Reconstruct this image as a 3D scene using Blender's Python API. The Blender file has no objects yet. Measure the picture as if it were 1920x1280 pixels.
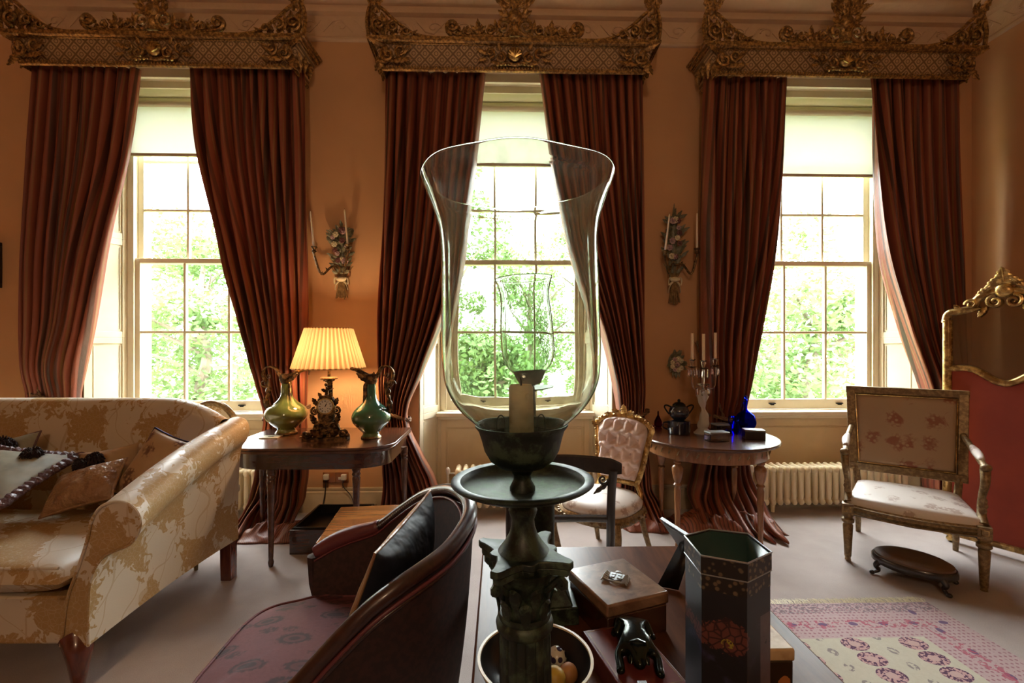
import bpy, math, random
from math import sin, cos, pi, radians, sqrt
from mathutils import Vector, Matrix, noise
random.seed(7)
SC = bpy.context.scene
COL = SC.collection

# ------------------------------------------------------------------ camera
F = 860.0            # focal length in pixels of the 1920 wide frame
YH = 645.0           # horizon row
H = 1.46             # eye height
TH = radians(1.5)    # camera turned a little to the right
cam_d = bpy.data.cameras.new('camera')
cam = bpy.data.objects.new('camera', cam_d); COL.objects.link(cam)
cam_d.sensor_width = 36.0; cam_d.lens = F / 1920 * 36.0
cam_d.shift_y = (YH - 640) / 1920; cam_d.clip_start = 0.02; cam_d.clip_end = 300
cam.location = (0, 0, H); cam.rotation_euler = (pi / 2, 0, -TH)
SC.camera = cam

# ------------------------------------------------------------------ world, exposure
SC.view_settings.view_transform = 'Standard'; SC.view_settings.look = 'None'
SC.view_settings.gamma = 1; SC.view_settings.use_curve_mapping = False
SC.view_settings.exposure = 0.95
W = bpy.data.worlds.new('sky'); SC.world = W; W.use_nodes = True
W.node_tree.nodes['Background'].inputs[0].default_value = (0.93, 0.97, 1.0, 1)
W.node_tree.nodes['Background'].inputs[1].default_value = 17.0
cy = SC.cycles
cy.max_bounces = 9; cy.diffuse_bounces = 5; cy.glossy_bounces = 4; cy.transmission_bounces = 8; cy.transparent_max_bounces = 12
cy.caustics_reflective = False; cy.caustics_refractive = True
cy.sample_clamp_indirect = 6.0
cy.use_denoising = True
cy.use_adaptive_sampling = True; cy.adaptive_threshold = 0.02
try: cy.denoiser = 'OPENIMAGEDENOISE'
except Exception: pass

def light(name, kind, loc, energy, color, size=None, rot=None, **k):
    d = bpy.data.lights.new(name, kind); d.energy = energy; d.color = color
    if kind == 'AREA':
        d.shape = 'RECTANGLE'; d.size, d.size_y = size
    elif kind == 'POINT': d.shadow_soft_size = size or 0.03
    elif kind == 'SUN': d.angle = size or 0.02
    for a, b in k.items(): setattr(d, a, b)
    o = bpy.data.objects.new(name, d); COL.objects.link(o); o.location = loc
    if rot: o.rotation_euler = rot
    return o
# sun high behind the house: it lights the garden, not the room
light('sun', 'SUN', (0, 0, 20), 5.0, (1.0, 0.96, 0.88), 0.03, (radians(38), 0, radians(-20)))

# ------------------------------------------------------------------ pixel rays (1920x1280 frame) to places on real planes
def ray(px, py):
    a = (px - 960) / F; b = (YH - py) / F
    return Vector((sin(TH) + a * cos(TH), cos(TH) - a * sin(TH), b))
EYE = Vector((0, 0, H))
def PY(px, py, y): d = ray(px, py); return EYE + d * (y / d.y)
def PZ(px, py, z): d = ray(px, py); return EYE + d * ((z - H) / d.z)
def PD(px, py, t): return EYE + ray(px, py) * t

# ------------------------------------------------------------------ mesh builder
class MB:
    def __init__(s): s.v = []; s.f = []; s.uv = None
    def add(s, vs, fs, M=None):
        b = len(s.v)
        for p in vs:
            p = Vector(p)
            s.v.append(M @ p if M else p)
        s.f += [tuple(i + b for i in f) for f in fs]
        return s
    def box(s, x0, x1, y0, y1, z0, z1, M=None):
        vs = [(x0,y0,z0),(x1,y0,z0),(x1,y1,z0),(x0,y1,z0),(x0,y0,z1),(x1,y0,z1),(x1,y1,z1),(x0,y1,z1)]
        return s.add(vs, [(3,2,1,0),(4,5,6,7),(0,1,5,4),(1,2,6,5),(2,3,7,6),(3,0,4,7)], M)
    def lathe(s, prof, n=32, M=None, fl=None, cap=True, sx=1, sy=1):
        vs = []; fs = []
        for r, z in prof:
            for i in range(n):
                a = 2 * pi * i / n; rr = r * (fl(a, z) if fl else 1)
                vs.append((rr * cos(a) * sx, rr * sin(a) * sy, z))
        for j in range(len(prof) - 1):
            for i in range(n):
                k = (i + 1) % n
                fs.append((j*n+i, j*n+k, (j+1)*n+k, (j+1)*n+i))
        if cap:
            if prof[0][0] > 1e-5: fs.append(tuple(reversed(range(n))))
            if prof[-1][0] > 1e-5: fs.append(tuple(range((len(prof)-1)*n, len(prof)*n)))
        return s.add(vs, fs, M)
    def tube(s, pts, r, n=8, M=None, closed=False, flat=1.0, up=None):
        P = [Vector(p) for p in pts]; m = len(P)
        R = r if isinstance(r, (list, tuple)) else [r] * m
        T = []
        for i in range(m):
            if closed: t = P[(i+1) % m] - P[i-1]
            else: t = P[min(i+1, m-1)] - P[max(i-1, 0)]
            T.append(t.normalized() if t.length > 1e-9 else Vector((0,0,1)))
        u = Vector(up) if up else (Vector((0,0,1)) if abs(T[0].z) < .9 else Vector((1,0,0)))
        u = (u - T[0] * u.dot(T[0])).normalized()
        vs = []; fs = []
        for i in range(m):
            u = (u - T[i] * u.dot(T[i]))
            u = u.normalized() if u.length > 1e-6 else T[i].orthogonal().normalized()
            w = T[i].cross(u)
            for k in range(n):
                a = 2 * pi * k / n
                vs.append(P[i] + u * (cos(a) * R[i] * flat) + w * (sin(a) * R[i]))
        L = m if closed else m - 1
        for i in range(L):
            for k in range(n):
                q = (k+1) % n; j = (i+1) % m
                fs.append((i*n+k, i*n+q, j*n+q, j*n+k))
        if not closed:
            fs.append(tuple(reversed(range(n)))); fs.append(tuple(range((m-1)*n, m*n)))
        return s.add(vs, fs, M)
    def ell(s, c, r, nu=14, nv=9, M=None):
        c = Vector(c); r = (r,r,r) if isinstance(r, (int,float)) else r
        vs = [c + Vector((0,0,-r[2]))]; fs = []
        for j in range(1, nv):
            b = -pi/2 + pi*j/nv
            for i in range(nu):
                a = 2*pi*i/nu
                vs.append(c + Vector((r[0]*cos(a)*cos(b), r[1]*sin(a)*cos(b), r[2]*sin(b))))
        vs.append(c + Vector((0,0,r[2])))
        for i in range(nu): fs.append((0, 1+(i+1)%nu, 1+i))
        for j in range(nv-2):
            for i in range(nu):
                k=(i+1)%nu; fs.append((1+j*nu+i, 1+j*nu+k, 1+(j+1)*nu+k, 1+(j+1)*nu+i))
        t = len(vs)-1
        for i in range(nu): fs.append((t, 1+(nv-2)*nu+i, 1+(nv-2)*nu+(i+1)%nu))
        return s.add(vs, fs, M)
    def grid(s, f, nu, nv, cu=False, cv=False, uv=False):
        b = len(s.v); vs = []; fs = []
        for j in range(nv):
            for i in range(nu):
                vs.append(f(i/(nu if cu else nu-1), j/(nv if cv else nv-1)))
        if uv:
            s.uv = s.uv or {}
            for j in range(nv):
                for i in range(nu): s.uv[b+j*nu+i] = (i/(nu-1), j/(nv-1))
        for j in range(nv if cv else nv-1):
            for i in range(nu if cu else nu-1):
                k=(i+1)%nu; l=(j+1)%nv
                fs.append((j*nu+i, j*nu+k, l*nu+k, l*nu+i))
        return s.add(vs, fs)
    def prism(s, poly, z0, z1, M=None):
        n = len(poly)
        vs = [(p[0],p[1],z0) for p in poly] + [(p[0],p[1],z1) for p in poly]
        fs = [tuple(reversed(range(n))), tuple(range(n, 2*n))] + [(i,(i+1)%n,n+(i+1)%n,n+i) for i in range(n)]
        return s.add(vs, fs, M)
    def loft(s, loops, cap=True):
        n = len(loops[0]); vs = [p for l in loops for p in l]; fs = []
        for j in range(len(loops)-1):
            for i in range(n):
                k=(i+1)%n; fs.append((j*n+i, j*n+k, (j+1)*n+k, (j+1)*n+i))
        if cap: fs.append(tuple(reversed(range(n)))); fs.append(tuple(range((len(loops)-1)*n, len(loops)*n)))
        return s.add(vs, fs)
    def build(s, name, mat, parent=None, ang=40, bevel=0, sub=0, solid=0, loc=None):
        me = bpy.data.meshes.new(name)
        off = Vector(loc) if loc is not None else Vector((0,0,0))
        me.from_pydata([tuple(p - off) for p in s.v], [], s.f)
        if s.uv:
            l = me.uv_layers.new(name='UVMap')
            for lp in me.loops: l.data[lp.index].uv = s.uv.get(lp.vertex_index, (0,0))
        me.validate(); me.update()
        for m in (mat if isinstance(mat, list) else [mat]): me.materials.append(m)
        me.polygons.foreach_set('use_smooth', [True]*len(me.polygons))
        if ang < 180: me.set_sharp_from_angle(angle=radians(ang))
        o = bpy.data.objects.new(name, me); COL.objects.link(o)
        if loc is not None: o.location = off
        if parent: o.parent = parent
        if bevel:
            b = o.modifiers.new('bevel','BEVEL'); b.width = bevel; b.segments = 2; b.limit_method='ANGLE'; b.angle_limit = radians(50); b.harden_normals = False
        if solid:
            b = o.modifiers.new('solid','SOLIDIFY'); b.thickness = solid; b.offset = 0
        if sub:
            b = o.modifiers.new('sub','SUBSURF'); b.levels = b.render_levels = sub
        return o

def T(x=0,y=0,z=0): return Matrix.Translation((x,y,z))
def R(a, ax='Z'): return Matrix.Rotation(a, 4, ax)
def S(x,y,z): return Matrix.Diagonal((x,y,z,1))
def cat(pts, n):
    """smooth curve through points, n samples per span"""
    P = [Vector(p) for p in pts]; out = []
    for i in range(len(P)-1):
        a = P[max(i-1,0)]; b = P[i]; c = P[i+1]; d = P[min(i+2,len(P)-1)]
        for k in range(n):
            t = k/n
            out.append(0.5*((2*b)+(-a+c)*t+(2*a-5*b+4*c-d)*t*t+(-a+3*b-3*c+d)*t**3))
    out.append(P[-1]); return out
def rows(tab, t):
    """monotone-ish smooth lookup in a table of (key, values...)"""
    if t <= tab[0][0]: return tab[0][1:]
    for i in range(len(tab)-1):
        a, b = tab[i], tab[i+1]
        if t <= b[0]:
            k = (t-a[0])/(b[0]-a[0])
            p = tab[max(i-1,0)]; q = tab[min(i+2,len(tab)-1)]
            out = []
            for j in range(1, len(a)):
                ma = (b[j]-p[j])/max(1e-6,(b[0]-p[0])) * (b[0]-a[0]); mb = (q[j]-a[j])/max(1e-6,(q[0]-a[0])) * (b[0]-a[0])
                out.append((2*k**3-3*k*k+1)*a[j]+(k**3-2*k*k+k)*ma+(-2*k**3+3*k*k)*b[j]+(k**3-k*k)*mb)
            return tuple(out)
    return tab[-1][1:]

def thing(name, label, category, loc=(0,0,0), rz=0, group=None):
    o = bpy.data.objects.new(name, None); COL.objects.link(o)
    o.location = loc; o.rotation_euler = (0,0,rz); o.empty_display_size = .05
    return tag(o, label, category, group)
def tag(o, label, category, group=None):
    o['label'] = label; o['category'] = category
    if group: o['group'] = group
    return o
def struct(o, label=None):
    o['kind'] = 'structure'
    if label: o['label'] = label
    return o
def copy_tree(o, parent=None):
    c = o.copy(); COL.objects.link(c); c.parent = parent
    for ch in [x for x in KIDS.get(o.name, [])]: copy_tree(ch, c)
    return c
KIDS = {}
def learn_kids():
    KIDS.clear()
    for o in list(COL.objects):
        if o.parent: KIDS.setdefault(o.parent.name, []).append(o)

# ------------------------------------------------------------------ node maths
class X:
    def __init__(s, nt, sock): s.nt = nt; s.k = sock
    def _m(s, op, *a):
        n = s.nt.nodes.new('ShaderNodeMath'); n.operation = op
        for i, v in enumerate((s,)+a):
            if isinstance(v, X): s.nt.links.new(v.k, n.inputs[i])
            else: n.inputs[i].default_value = v
        return X(s.nt, n.outputs[0])
    def __add__(s,o): return s._m('ADD',o)
    __radd__ = __add__
    def __sub__(s,o): return s._m('SUBTRACT',o)
    def __rsub__(s,o): return s._m('MULTIPLY',-1.0)._m('ADD',o)
    def __mul__(s,o): return s._m('MULTIPLY',o)
    __rmul__ = __mul__
    def __truediv__(s,o): return s._m('DIVIDE',o)
    def fr(s): return s._m('FRACT')
    def ab(s): return s._m('ABSOLUTE')
    def sin(s): return s._m('SINE')
    def sq(s): return s._m('SQRT')
    def gt(s,o): return s._m('GREATER_THAN',o)
    def lt(s,o): return s._m('LESS_THAN',o)
    def mx(s,o): return s._m('MAXIMUM',o)
    def mn(s,o): return s._m('MINIMUM',o)
    def fl(s): return s._m('FLOOR')
    def pw(s,o): return s._m('POWER',o)
    def step(s,a,b):
        n = s.nt.nodes.new('ShaderNodeMapRange'); n.interpolation_type='SMOOTHSTEP'
        s.nt.links.new(s.k, n.inputs[0]); n.inputs[1].default_value=a; n.inputs[2].default_value=b
        return X(s.nt, n.outputs[0])

class Mt:
    """a principled material with helpers"""
    def __init__(s, name, col=(.8,.8,.8), rough=.5, metal=0, spec=.5, **k):
        m = bpy.data.materials.new(name); m.use_nodes = True; s.m = m; s.nt = m.node_tree
        s.b = s.nt.nodes['Principled BSDF']
        s.set('Base Color', (*col,1)); s.set('Roughness', rough); s.set('Metallic', metal); s.set('Specular IOR Level', spec)
        for a, v in k.items(): s.set(a.replace('_',' '), v)
        s._o = None
    def set(s, n, v):
        if isinstance(v, X): s.nt.links.new(v.k, s.b.inputs[n])
        elif isinstance(v, bpy.types.NodeSocket): s.nt.links.new(v, s.b.inputs[n])
        else: s.b.inputs[n].default_value = v
    def co(s, kind='Object'):
        if s._o is None: s._o = s.nt.nodes.new('ShaderNodeTexCoord')
        return s._o.outputs[kind]
    def xyz(s, kind='Object'):
        n = s.nt.nodes.new('ShaderNodeSeparateXYZ'); s.nt.links.new(s.co(kind), n.inputs[0])
        return [X(s.nt, n.outputs[i]) for i in range(3)]
    def mapped(s, sc=(1,1,1), kind='Object', rot=(0,0,0)):
        n = s.nt.nodes.new('ShaderNodeMapping'); s.nt.links.new(s.co(kind), n.inputs[0]); n.inputs['Scale'].default_value = sc; n.inputs['Rotation'].default_value = rot
        return n.outputs[0]
    def noise(s, scale=5, detail=3, rough=.5, dist=0, vec=None, kind='Object'):
        n = s.nt.nodes.new('ShaderNodeTexNoise'); s.nt.links.new(vec if vec is not None else s.co(kind), n.inputs['Vector'])
        n.inputs['Scale'].default_value=scale; n.inputs['Detail'].default_value=detail; n.inputs['Roughness'].default_value=rough; n.inputs['Distortion'].default_value=dist
        return X(s.nt, n.outputs[0])
    def vor(s, scale=5, feat='F1', vec=None, out=0, rnd=1):
        n = s.nt.nodes.new('ShaderNodeTexVoronoi'); n.feature = feat; s.nt.links.new(vec if vec is not None else s.co(), n.inputs['Vector']); n.inputs['Scale'].default_value=scale
        n.inputs['Randomness'].default_value=rnd
        return X(s.nt, n.outputs[out])
    def ramp(s, fac, stops, const=False):
        n = s.nt.nodes.new('ShaderNodeValToRGB'); r = n.color_ramp
        if const: r.interpolation='CONSTANT'
        while len(r.elements) < len(stops): r.elements.new(.5)
        for e, (p, c) in zip(r.elements, stops): e.position = p; e.color = (*c,1)
        s.nt.links.new(fac.k, n.inputs[0]); return n.outputs[0]
    def mix(s, fac, a, b, mode='MIX'):
        n = s.nt.nodes.new('ShaderNodeMix'); n.data_type='RGBA'; n.blend_type=mode
        if isinstance(fac, X): s.nt.links.new(fac.k, n.inputs[0])
        else: n.inputs[0].default_value = fac
        for v, i in ((a,6),(b,7)):
            if isinstance(v, bpy.types.NodeSocket): s.nt.links.new(v, n.inputs[i])
            else: n.inputs[i].default_value = (*v,1)
        return n.outputs[2]
    def bump(s, h, strength=.3, dist=.01):
        n = s.nt.nodes.new('ShaderNodeBump'); n.inputs['Strength'].default_value=strength; n.inputs['Distance'].default_value=dist
        s.nt.links.new(h.k, n.inputs['Height']); s.nt.links.new(n.outputs[0], s.b.inputs['Normal']); return s
    def translucent(s, fac, col):
        t = s.nt.nodes.new('ShaderNodeBsdfTranslucent')
        if isinstance(col, bpy.types.NodeSocket): s.nt.links.new(col, t.inputs[0])
        else: t.inputs[0].default_value=(*col,1)
        mx = s.nt.nodes.new('ShaderNodeMixShader'); mx.inputs[0].default_value=fac
        out = s.nt.nodes['Material Output']
        s.nt.links.new(s.b.outputs[0], mx.inputs[1]); s.nt.links.new(t.outputs[0], mx.inputs[2]); s.nt.links.new(mx.outputs[0], out.inputs[0]); return s

def simple(name, col, rough=.5, metal=0, var=None, bump=None, **k):
    t = Mt(name, col, rough, metal, **k)
    if var:
        sc, c2 = var; t.set('Base Color', t.mix(t.noise(sc,4,.6).step(.38,.62), col, c2))
    if bump: t.bump(t.noise(bump[0],3), bump[1], bump[2] if len(bump)>2 else .01)
    return t.m
def wood(name, c1, c2, rough=.3, sc=(1,1,1), coat=.3, grain=9):
    t = Mt(name, c1, rough); v = t.mapped((sc[0]*grain, sc[1]*grain, sc[2]*grain))
    n = t.noise(1.6,5,.6,.6,vec=v); t.set('Base Color', t.ramp(n, [(.3,c1),(.5,tuple((a+b)/2 for a,b in zip(c1,c2))),(.7,c2)]))
    t.set('Coat Weight', coat); t.set('Coat Roughness', .08); t.bump(n,.05,.002); return t.m
def gilt(name, c1=(.62,.40,.13), c2=(.10,.055,.02), rough=.38, sc=14, metal=.85):
    t = Mt(name, c1, rough, metal); n = t.noise(sc,5,.65); t.set('Base Color', t.mix(n.step(.42,.62), c2, c1))
    t.bump(n,.25,.004); return t.m

M = {}
# walls, floor, trim
t = Mt('peach_wall', (.56,.33,.19), .85, spec=.2); n = t.noise(3,3); n2 = t.noise(160,2)
t.set('Base Color', t.mix(n, (.56,.315,.155), (.64,.37,.19))); t.bump(n2,.15,.002); M['wall']=t.m
t = Mt('carpet', (.36,.31,.28), .95, spec=.1); n=t.noise(260,3,.7); n3=t.noise(2.2,4,.6)
t.set('Base Color', t.mix(n3.step(.3,.7), t.mix(n, (.30,.25,.235),(.50,.43,.40)), t.mix(n,(.25,.205,.19),(.43,.365,.34)))); t.bump(n,.5,.004); M['carpet']=t.m
M['panelling']=simple('dark_panelling',(.16,.09,.05),.6,var=(3,(.12,.07,.04)))
M['cream']=simple('cream_paint',(.80,.72,.54),.45,var=(4,(.76,.68,.50)))
M['apron']=simple('cream_panel_paint',(.78,.64,.42),.5,var=(4,(.74,.60,.38)))
t = Mt('plaster',(.62,.47,.34),.8); n=t.noise(9,5,.6,1.2); t.set('Base Color', t.mix(n,(.60,.42,.27),(.70,.50,.34))); t.bump(n,.35,.02); M['plaster']=t.m
M['skirting']=simple('skirting_paint',(.52,.42,.28),.5,var=(5,(.46,.37,.24)))
M['radiator']=simple('radiator_paint',(.80,.68,.46),.4)
M['blind']=simple('blind_cloth',(.80,.79,.68),.9)
bt = Mt('blind_fabric',(.82,.81,.76),.9); bt.translucent(.45,(.86,.86,.80)); M['blind']=bt.m
# curtain
t = Mt('curtain_silk',(.25,.06,.03),.48,spec=.4); u=t.xyz('UV'); f=(u[0]*34.0).fr()
nz=t.noise(3,3,.6,vec=t.mapped((1,1,.25)))
base = t.mix(f.step(.30,.36)*(1-f.step(.62,.68)), (.27,.072,.037), (.055,.026,.015))
f2=(u[0]*34.0+.03).fr(); base=t.mix(f2.step(.80,.84)*(1-f2.step(.90,.94)), base, (.30,.15,.06))
base=t.mix(nz.step(.35,.7), base, t.mix(.5,base,(.22,.05,.03)))
t.set('Base Color', base); t.bump(t.noise(22,4,.6,vec=t.mapped((1,1,.5))),.35,.012)
t.translucent(.10,(.40,.10,.05)); M['curtain']=t.m
M['rope']=simple('rope',(.10,.05,.025),.7,var=(60,(.22,.12,.06)))
# metals, woods
M['gilt']=gilt('old_gilt',(.50,.28,.085),(.16,.085,.03),.42,45,.6)
M['gilt_bright']=gilt('bright_gilt',(.78,.54,.20),(.30,.17,.06),.3,18,.85)
M['gilt_pale']=gilt('worn_gilt_paint',(.30,.20,.085),(.17,.105,.045),.42,45,.4)
t = Mt('bronze_verdigris',(.05,.07,.05),.42,.25); n=t.noise(38,6,.7); n2=t.noise(6,4,.6)
t.set('Base Color', t.mix(n.step(.44,.62)*n2.step(.25,.6), (.012,.017,.011),(.062,.092,.055))); t.set('Roughness', n*.35+.28); t.bump(n,.25,.002); M['bronze']=t.m
M['dark_bronze']=simple('dark_bronze',(.018,.022,.016),.17,.75,bump=(28,.35,.004))
M['clock_bronze']=gilt('clock_bronze',(.26,.14,.05),(.04,.022,.012),.38,30,.7)
M['mahogany']=wood('mahogany',(.028,.009,.005),(.065,.022,.010),.22,(.5,3,3),.7)
M['desk']=wood('desk_mahogany',(.06,.02,.010),(.13,.048,.020),.34,(3,.35,1),.0,8)
M['desk'].node_tree.nodes['Principled BSDF'].inputs['Specular IOR Level'].default_value=.16
M['card_table']=wood('card_table_wood',(.045,.015,.008),(.11,.04,.018),.25,(.5,3,2),.25)
M['satinwood']=wood('satinwood',(.17,.065,.025),(.33,.15,.06),.25,(2,2,.5),.5)
M['ebony']=wood('black_wood',(.010,.008,.007),(.03,.018,.012),.3,(3,3,.5),.4)
t = Mt('striped_top',(.3,.12,.04),.2); xx=t.xyz(); n=t.noise(3,4,.6,vec=t.mapped((.6,9,1))); f=n
t.set('Base Color', t.mix(f.step(.3,.7), (.20,.065,.018),(.34,.13,.035))); t.set('Coat Weight',.8); M['stool_top']=t.m
M['leg_red']=wood('red_mahogany',(.09,.018,.012),(.16,.04,.02),.25,(3,3,.5),.6)
# upholstery
def damask(name, a, b, fq=4.6, rough=.5):
    """large lobed leaf motifs with veins on a ground crossed by thin curling vines"""
    t = Mt(name, a, rough, spec=.35)
    x,y,z = t.xyz(); lobe = t.noise(19,2,.55,1.2); big = t.noise(3.6,1,.4); vein = t.vor(46,'DISTANCE_TO_EDGE')
    w = (big-.5)*3.2
    p = ((x+y*.8)*(fq*2*pi*.5)+w).sin(); q = ((z+y*.55)*(fq*2*pi*.42)+w*1.2).sin()
    m = (p*q + (lobe-.5)*2.4).step(.0,.08)
    m = m*(1-(vein.lt(.04))*.28)
    arc = (((x+y)*(fq*2*pi*.5)+w*1.5+(z*9.0).sin()*.9).sin().ab()).lt(.07)
    arc2 = (((x-y+z)*(fq*2*pi*.5)+w*2.0).sin().ab()).lt(.06)
    m2 = m.mx(arc.mx(arc2)*.45)
    t.set('Base Color', t.mix(m2, a, t.mix(lobe, b, tuple(v*1.25 for v in b)))); t.set('Roughness', m2*.2+(rough-.1)); t.bump(m2+t.noise(180,2)*.4,.2,.003)
    return t.m
M['damask']=damask('gold_damask',(.60,.51,.39),(.36,.225,.09))
def floral(name, base, spots, sc=6, thr=.42, base2=None, rough=.6):
    t = Mt(name, base, rough); n=t.noise(sc*1.7,3,.6,1.0); d=t.vor(sc,vec=None)
    m = (d*1.0 + (n-.5)*.8).step(thr, thr*.55)
    pet = (t.vor(sc*5.5)*1.0).step(.2,.5)
    c = t.mix(n, spots[0], spots[1]); bb = t.mix(t.noise(2.5,3), base, base2 or tuple(v*.8 for v in base))
    t.set('Base Color', t.mix(m*pet, bb, c)); t.bump(t.noise(220,2),.2,.002); return t.m
M['tapestry']=floral('rose_tapestry',(.37,.24,.135),((.24,.06,.03),(.22,.11,.05)),7,.46,(.34,.22,.12))
M['seat_silk']=floral('pale_seat_silk',(.64,.58,.53),((.38,.26,.22),(.44,.36,.30)),9,.40,(.66,.58,.52),.4)
M['pink_button']=simple('pink_button_silk',(.66,.52,.46),.5,var=(9,(.58,.43,.38)))
M['floral_brown']=floral('floral_tan_cloth',(.46,.31,.17),((.16,.05,.03),(.10,.07,.04)),9,.42,(.34,.20,.10))
t = Mt('paisley',(.20,.045,.05),.75); n=t.noise(5,2); v=t.mapped((1,2.0,1),rot=(0,0,.7)); d=t.vor(8.0,vec=v); fz=t.noise(70,3,.6)
msk=(d*1.0+(fz-.5)*.35+(n-.5)*.3).step(.52,.38); ring=((d-.30).ab()).step(.07,.03)
t.set('Base Color', t.mix(msk, t.mix(fz,(.10,.024,.030),(.165,.045,.05)), t.mix(ring,(.035,.010,.013),(.09,.025,.03)))); t.bump(fz,.3,.003); M['paisley']=t.m
t = Mt('brown_stripe_cloth',(.05,.015,.014),.8); f=(t.xyz()[2]*1.0+t.noise(20,4)*.2); n=t.noise(60,3); t.set('Base Color', t.mix(n.step(.4,.6),(.022,.009,.008),(.04,.014,.012))); M['tub_cloth']=t.m
M['tub_wood']=wood('tub_chair_wood',(.024,.009,.007),(.06,.022,.015),.34,(3,3,3),.25)
M['arm_pad']=simple('plum_arm_pad',(.13,.03,.035),.45,bump=(12,.4,.01))
M['black_silk']=simple('black_silk',(.010,.012,.017),.5,bump=(9,.6,.03),spec=.6)
M['gold_silk']=simple('gold_silk',(.40,.24,.10),.4,var=(9,(.30,.15,.06)),bump=(16,.5,.02))
M['gold_satin']=simple('crumpled_gold_satin',(.34,.20,.10),.38,bump=(26,.8,.03),var=(12,(.28,.15,.075)))
M['olive']=simple('olive_velvet',(.17,.145,.09),.6,var=(11,(.22,.19,.12)))
M['plum']=simple('plum_ruched_silk',(.12,.06,.065),.35,bump=(40,.9,.02))
M['tassel']=simple('plum_fringe',(.022,.010,.012),.8,bump=(60,.8,.02))
M['blue_silk']=simple('blue_silk',(.05,.09,.34),.35)
M['pale_green']=simple('pale_sage_silk',(.26,.25,.18),.45,bump=(16,.4,.02))
M['screen_cloth']=simple('red_screen_cloth',(.34,.055,.03),.8,var=(3,(.29,.045,.026)))
# ceramics, glass, small things
t = Mt('green_glaze',(.05,.12,.05),.12,spec=.6); z=t.xyz()[2]; n=t.noise(7,3); t.set('Base Color', t.mix((z*4.0+n*.5).step(.1,1.2),(.10,.15,.035),(.03,.13,.075))); t.set('Coat Weight',1); M['green_glaze']=t.m
t = Mt('olive_glaze',(.16,.15,.03),.12,spec=.6); z=t.xyz()[2]; n=t.noise(7,3); t.set('Base Color', t.mix((z*4.0+n*.5).step(.1,1.2),(.17,.16,.03),(.10,.14,.04))); t.set('Coat Weight',1); M['olive_glaze']=t.m
M['wax']=simple('ivory_wax',(.80,.66,.50),.45,Subsurface_Weight=.15,Subsurface_Radius=(.02,.01,.005))
M['wax_yellow']=simple('beeswax',(.82,.70,.44),.5,var=(20,(.52,.41,.22)),bump=(30,.25,.003))
M['wick']=simple('burnt_wick',(.01,.01,.01),.9)
M['wire']=simple('wire',(.05,.06,.05),.4,.8)
M['white']=simple('white_plastic',(.75,.70,.60),.4)
M['black']=simple('black_lacquer',(.010,.009,.009),.28)
M['cable']=simple('cable',(.02,.015,.012),.5)
M['silver']=simple('silver',(.40,.42,.43),.45,.8,bump=(30,.1,.002))
M['lead_blue']=simple('dark_blue_glaze',(.008,.012,.03),.12,Coat_Weight=1.0)
M['ochre']=simple('ochre_fruit',(.55,.40,.05),.45,var=(20,(.45,.28,.04)))
M['orange']=simple('orange_fruit',(.42,.20,.06),.5,var=(20,(.32,.14,.04)))
def glass(name, col, ior=1.45, rough=0.0, alpha_dirt=0.0, bump=None):
    m = bpy.data.materials.new(name); m.use_nodes=True; nt=m.node_tree; nt.nodes.clear()
    g=nt.nodes.new('ShaderNodeBsdfGlass'); g.inputs['Color'].default_value=(*col,1); g.inputs['IOR'].default_value=ior; g.inputs['Roughness'].default_value=rough
    o=nt.nodes.new('ShaderNodeOutputMaterial'); last=g.outputs[0]
    if bump:
        tc=nt.nodes.new('ShaderNodeTexCoord'); mp=nt.nodes.new('ShaderNodeMapping'); mp.inputs['Scale'].default_value=bump[2]; nz=nt.nodes.new('ShaderNodeTexNoise'); nz.inputs['Scale'].default_value=bump[0]; nz.inputs['Detail'].default_value=2
        b=nt.nodes.new('ShaderNodeBump'); b.inputs['Strength'].default_value=bump[1]; b.inputs['Distance'].default_value=.004
        nt.links.new(tc.outputs['Object'],mp.inputs[0]); nt.links.new(mp.outputs[0],nz.inputs['Vector']); nt.links.new(nz.outputs[0],b.inputs['Height']); nt.links.new(b.outputs[0],g.inputs['Normal'])
    if alpha_dirt:
        d=nt.nodes.new('ShaderNodeBsdfDiffuse'); d.inputs[0].default_value=(.55,.53,.45,1)
        tr=nt.nodes.new('ShaderNodeBsdfTranslucent'); tr.inputs[0].default_value=(.55,.55,.45,1)
        dd=nt.nodes.new('ShaderNodeMixShader'); dd.inputs[0].default_value=.6; nt.links.new(d.outputs[0],dd.inputs[1]); nt.links.new(tr.outputs[0],dd.inputs[2])
        tc=nt.nodes.new('ShaderNodeTexCoord'); nz=nt.nodes.new('ShaderNodeTexNoise'); nz.inputs['Scale'].default_value=55; nz.inputs['Detail'].default_value=5; nt.links.new(tc.outputs['Object'],nz.inputs['Vector'])
        f=X(nt,nz.outputs[0]).step(.3,.85)*alpha_dirt*1.6+alpha_dirt*.35
        mx=nt.nodes.new('ShaderNodeMixShader'); nt.links.new(f.k,mx.inputs[0]); nt.links.new(last,mx.inputs[1]); nt.links.new(dd.outputs[0],mx.inputs[2]); last=mx.outputs[0]
    nt.links.new(last,o.inputs[0]); return m
M['hurricane']=glass('old_hurricane_glass',(.95,.975,.94),1.45,0,.075,(8,.8,(1,1,.40)))
M['hurricane_small']=glass('small_hurricane_glass',(.92,.96,.90),1.45,0,.03)
M['clear']=glass('clear_glass',(.95,.95,.95),1.5)
t=Mt('frosted_glass',(.80,.80,.80),.25,Coat_Weight=.5); t.translucent(.55,(.9,.9,.88)); M['frost']=t.m
M['blue_glass']=glass('cobalt_glass',(.07,.12,.80),1.45)
M['purple_glass']=glass('amethyst_glass',(.35,.08,.28),1.45)
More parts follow.
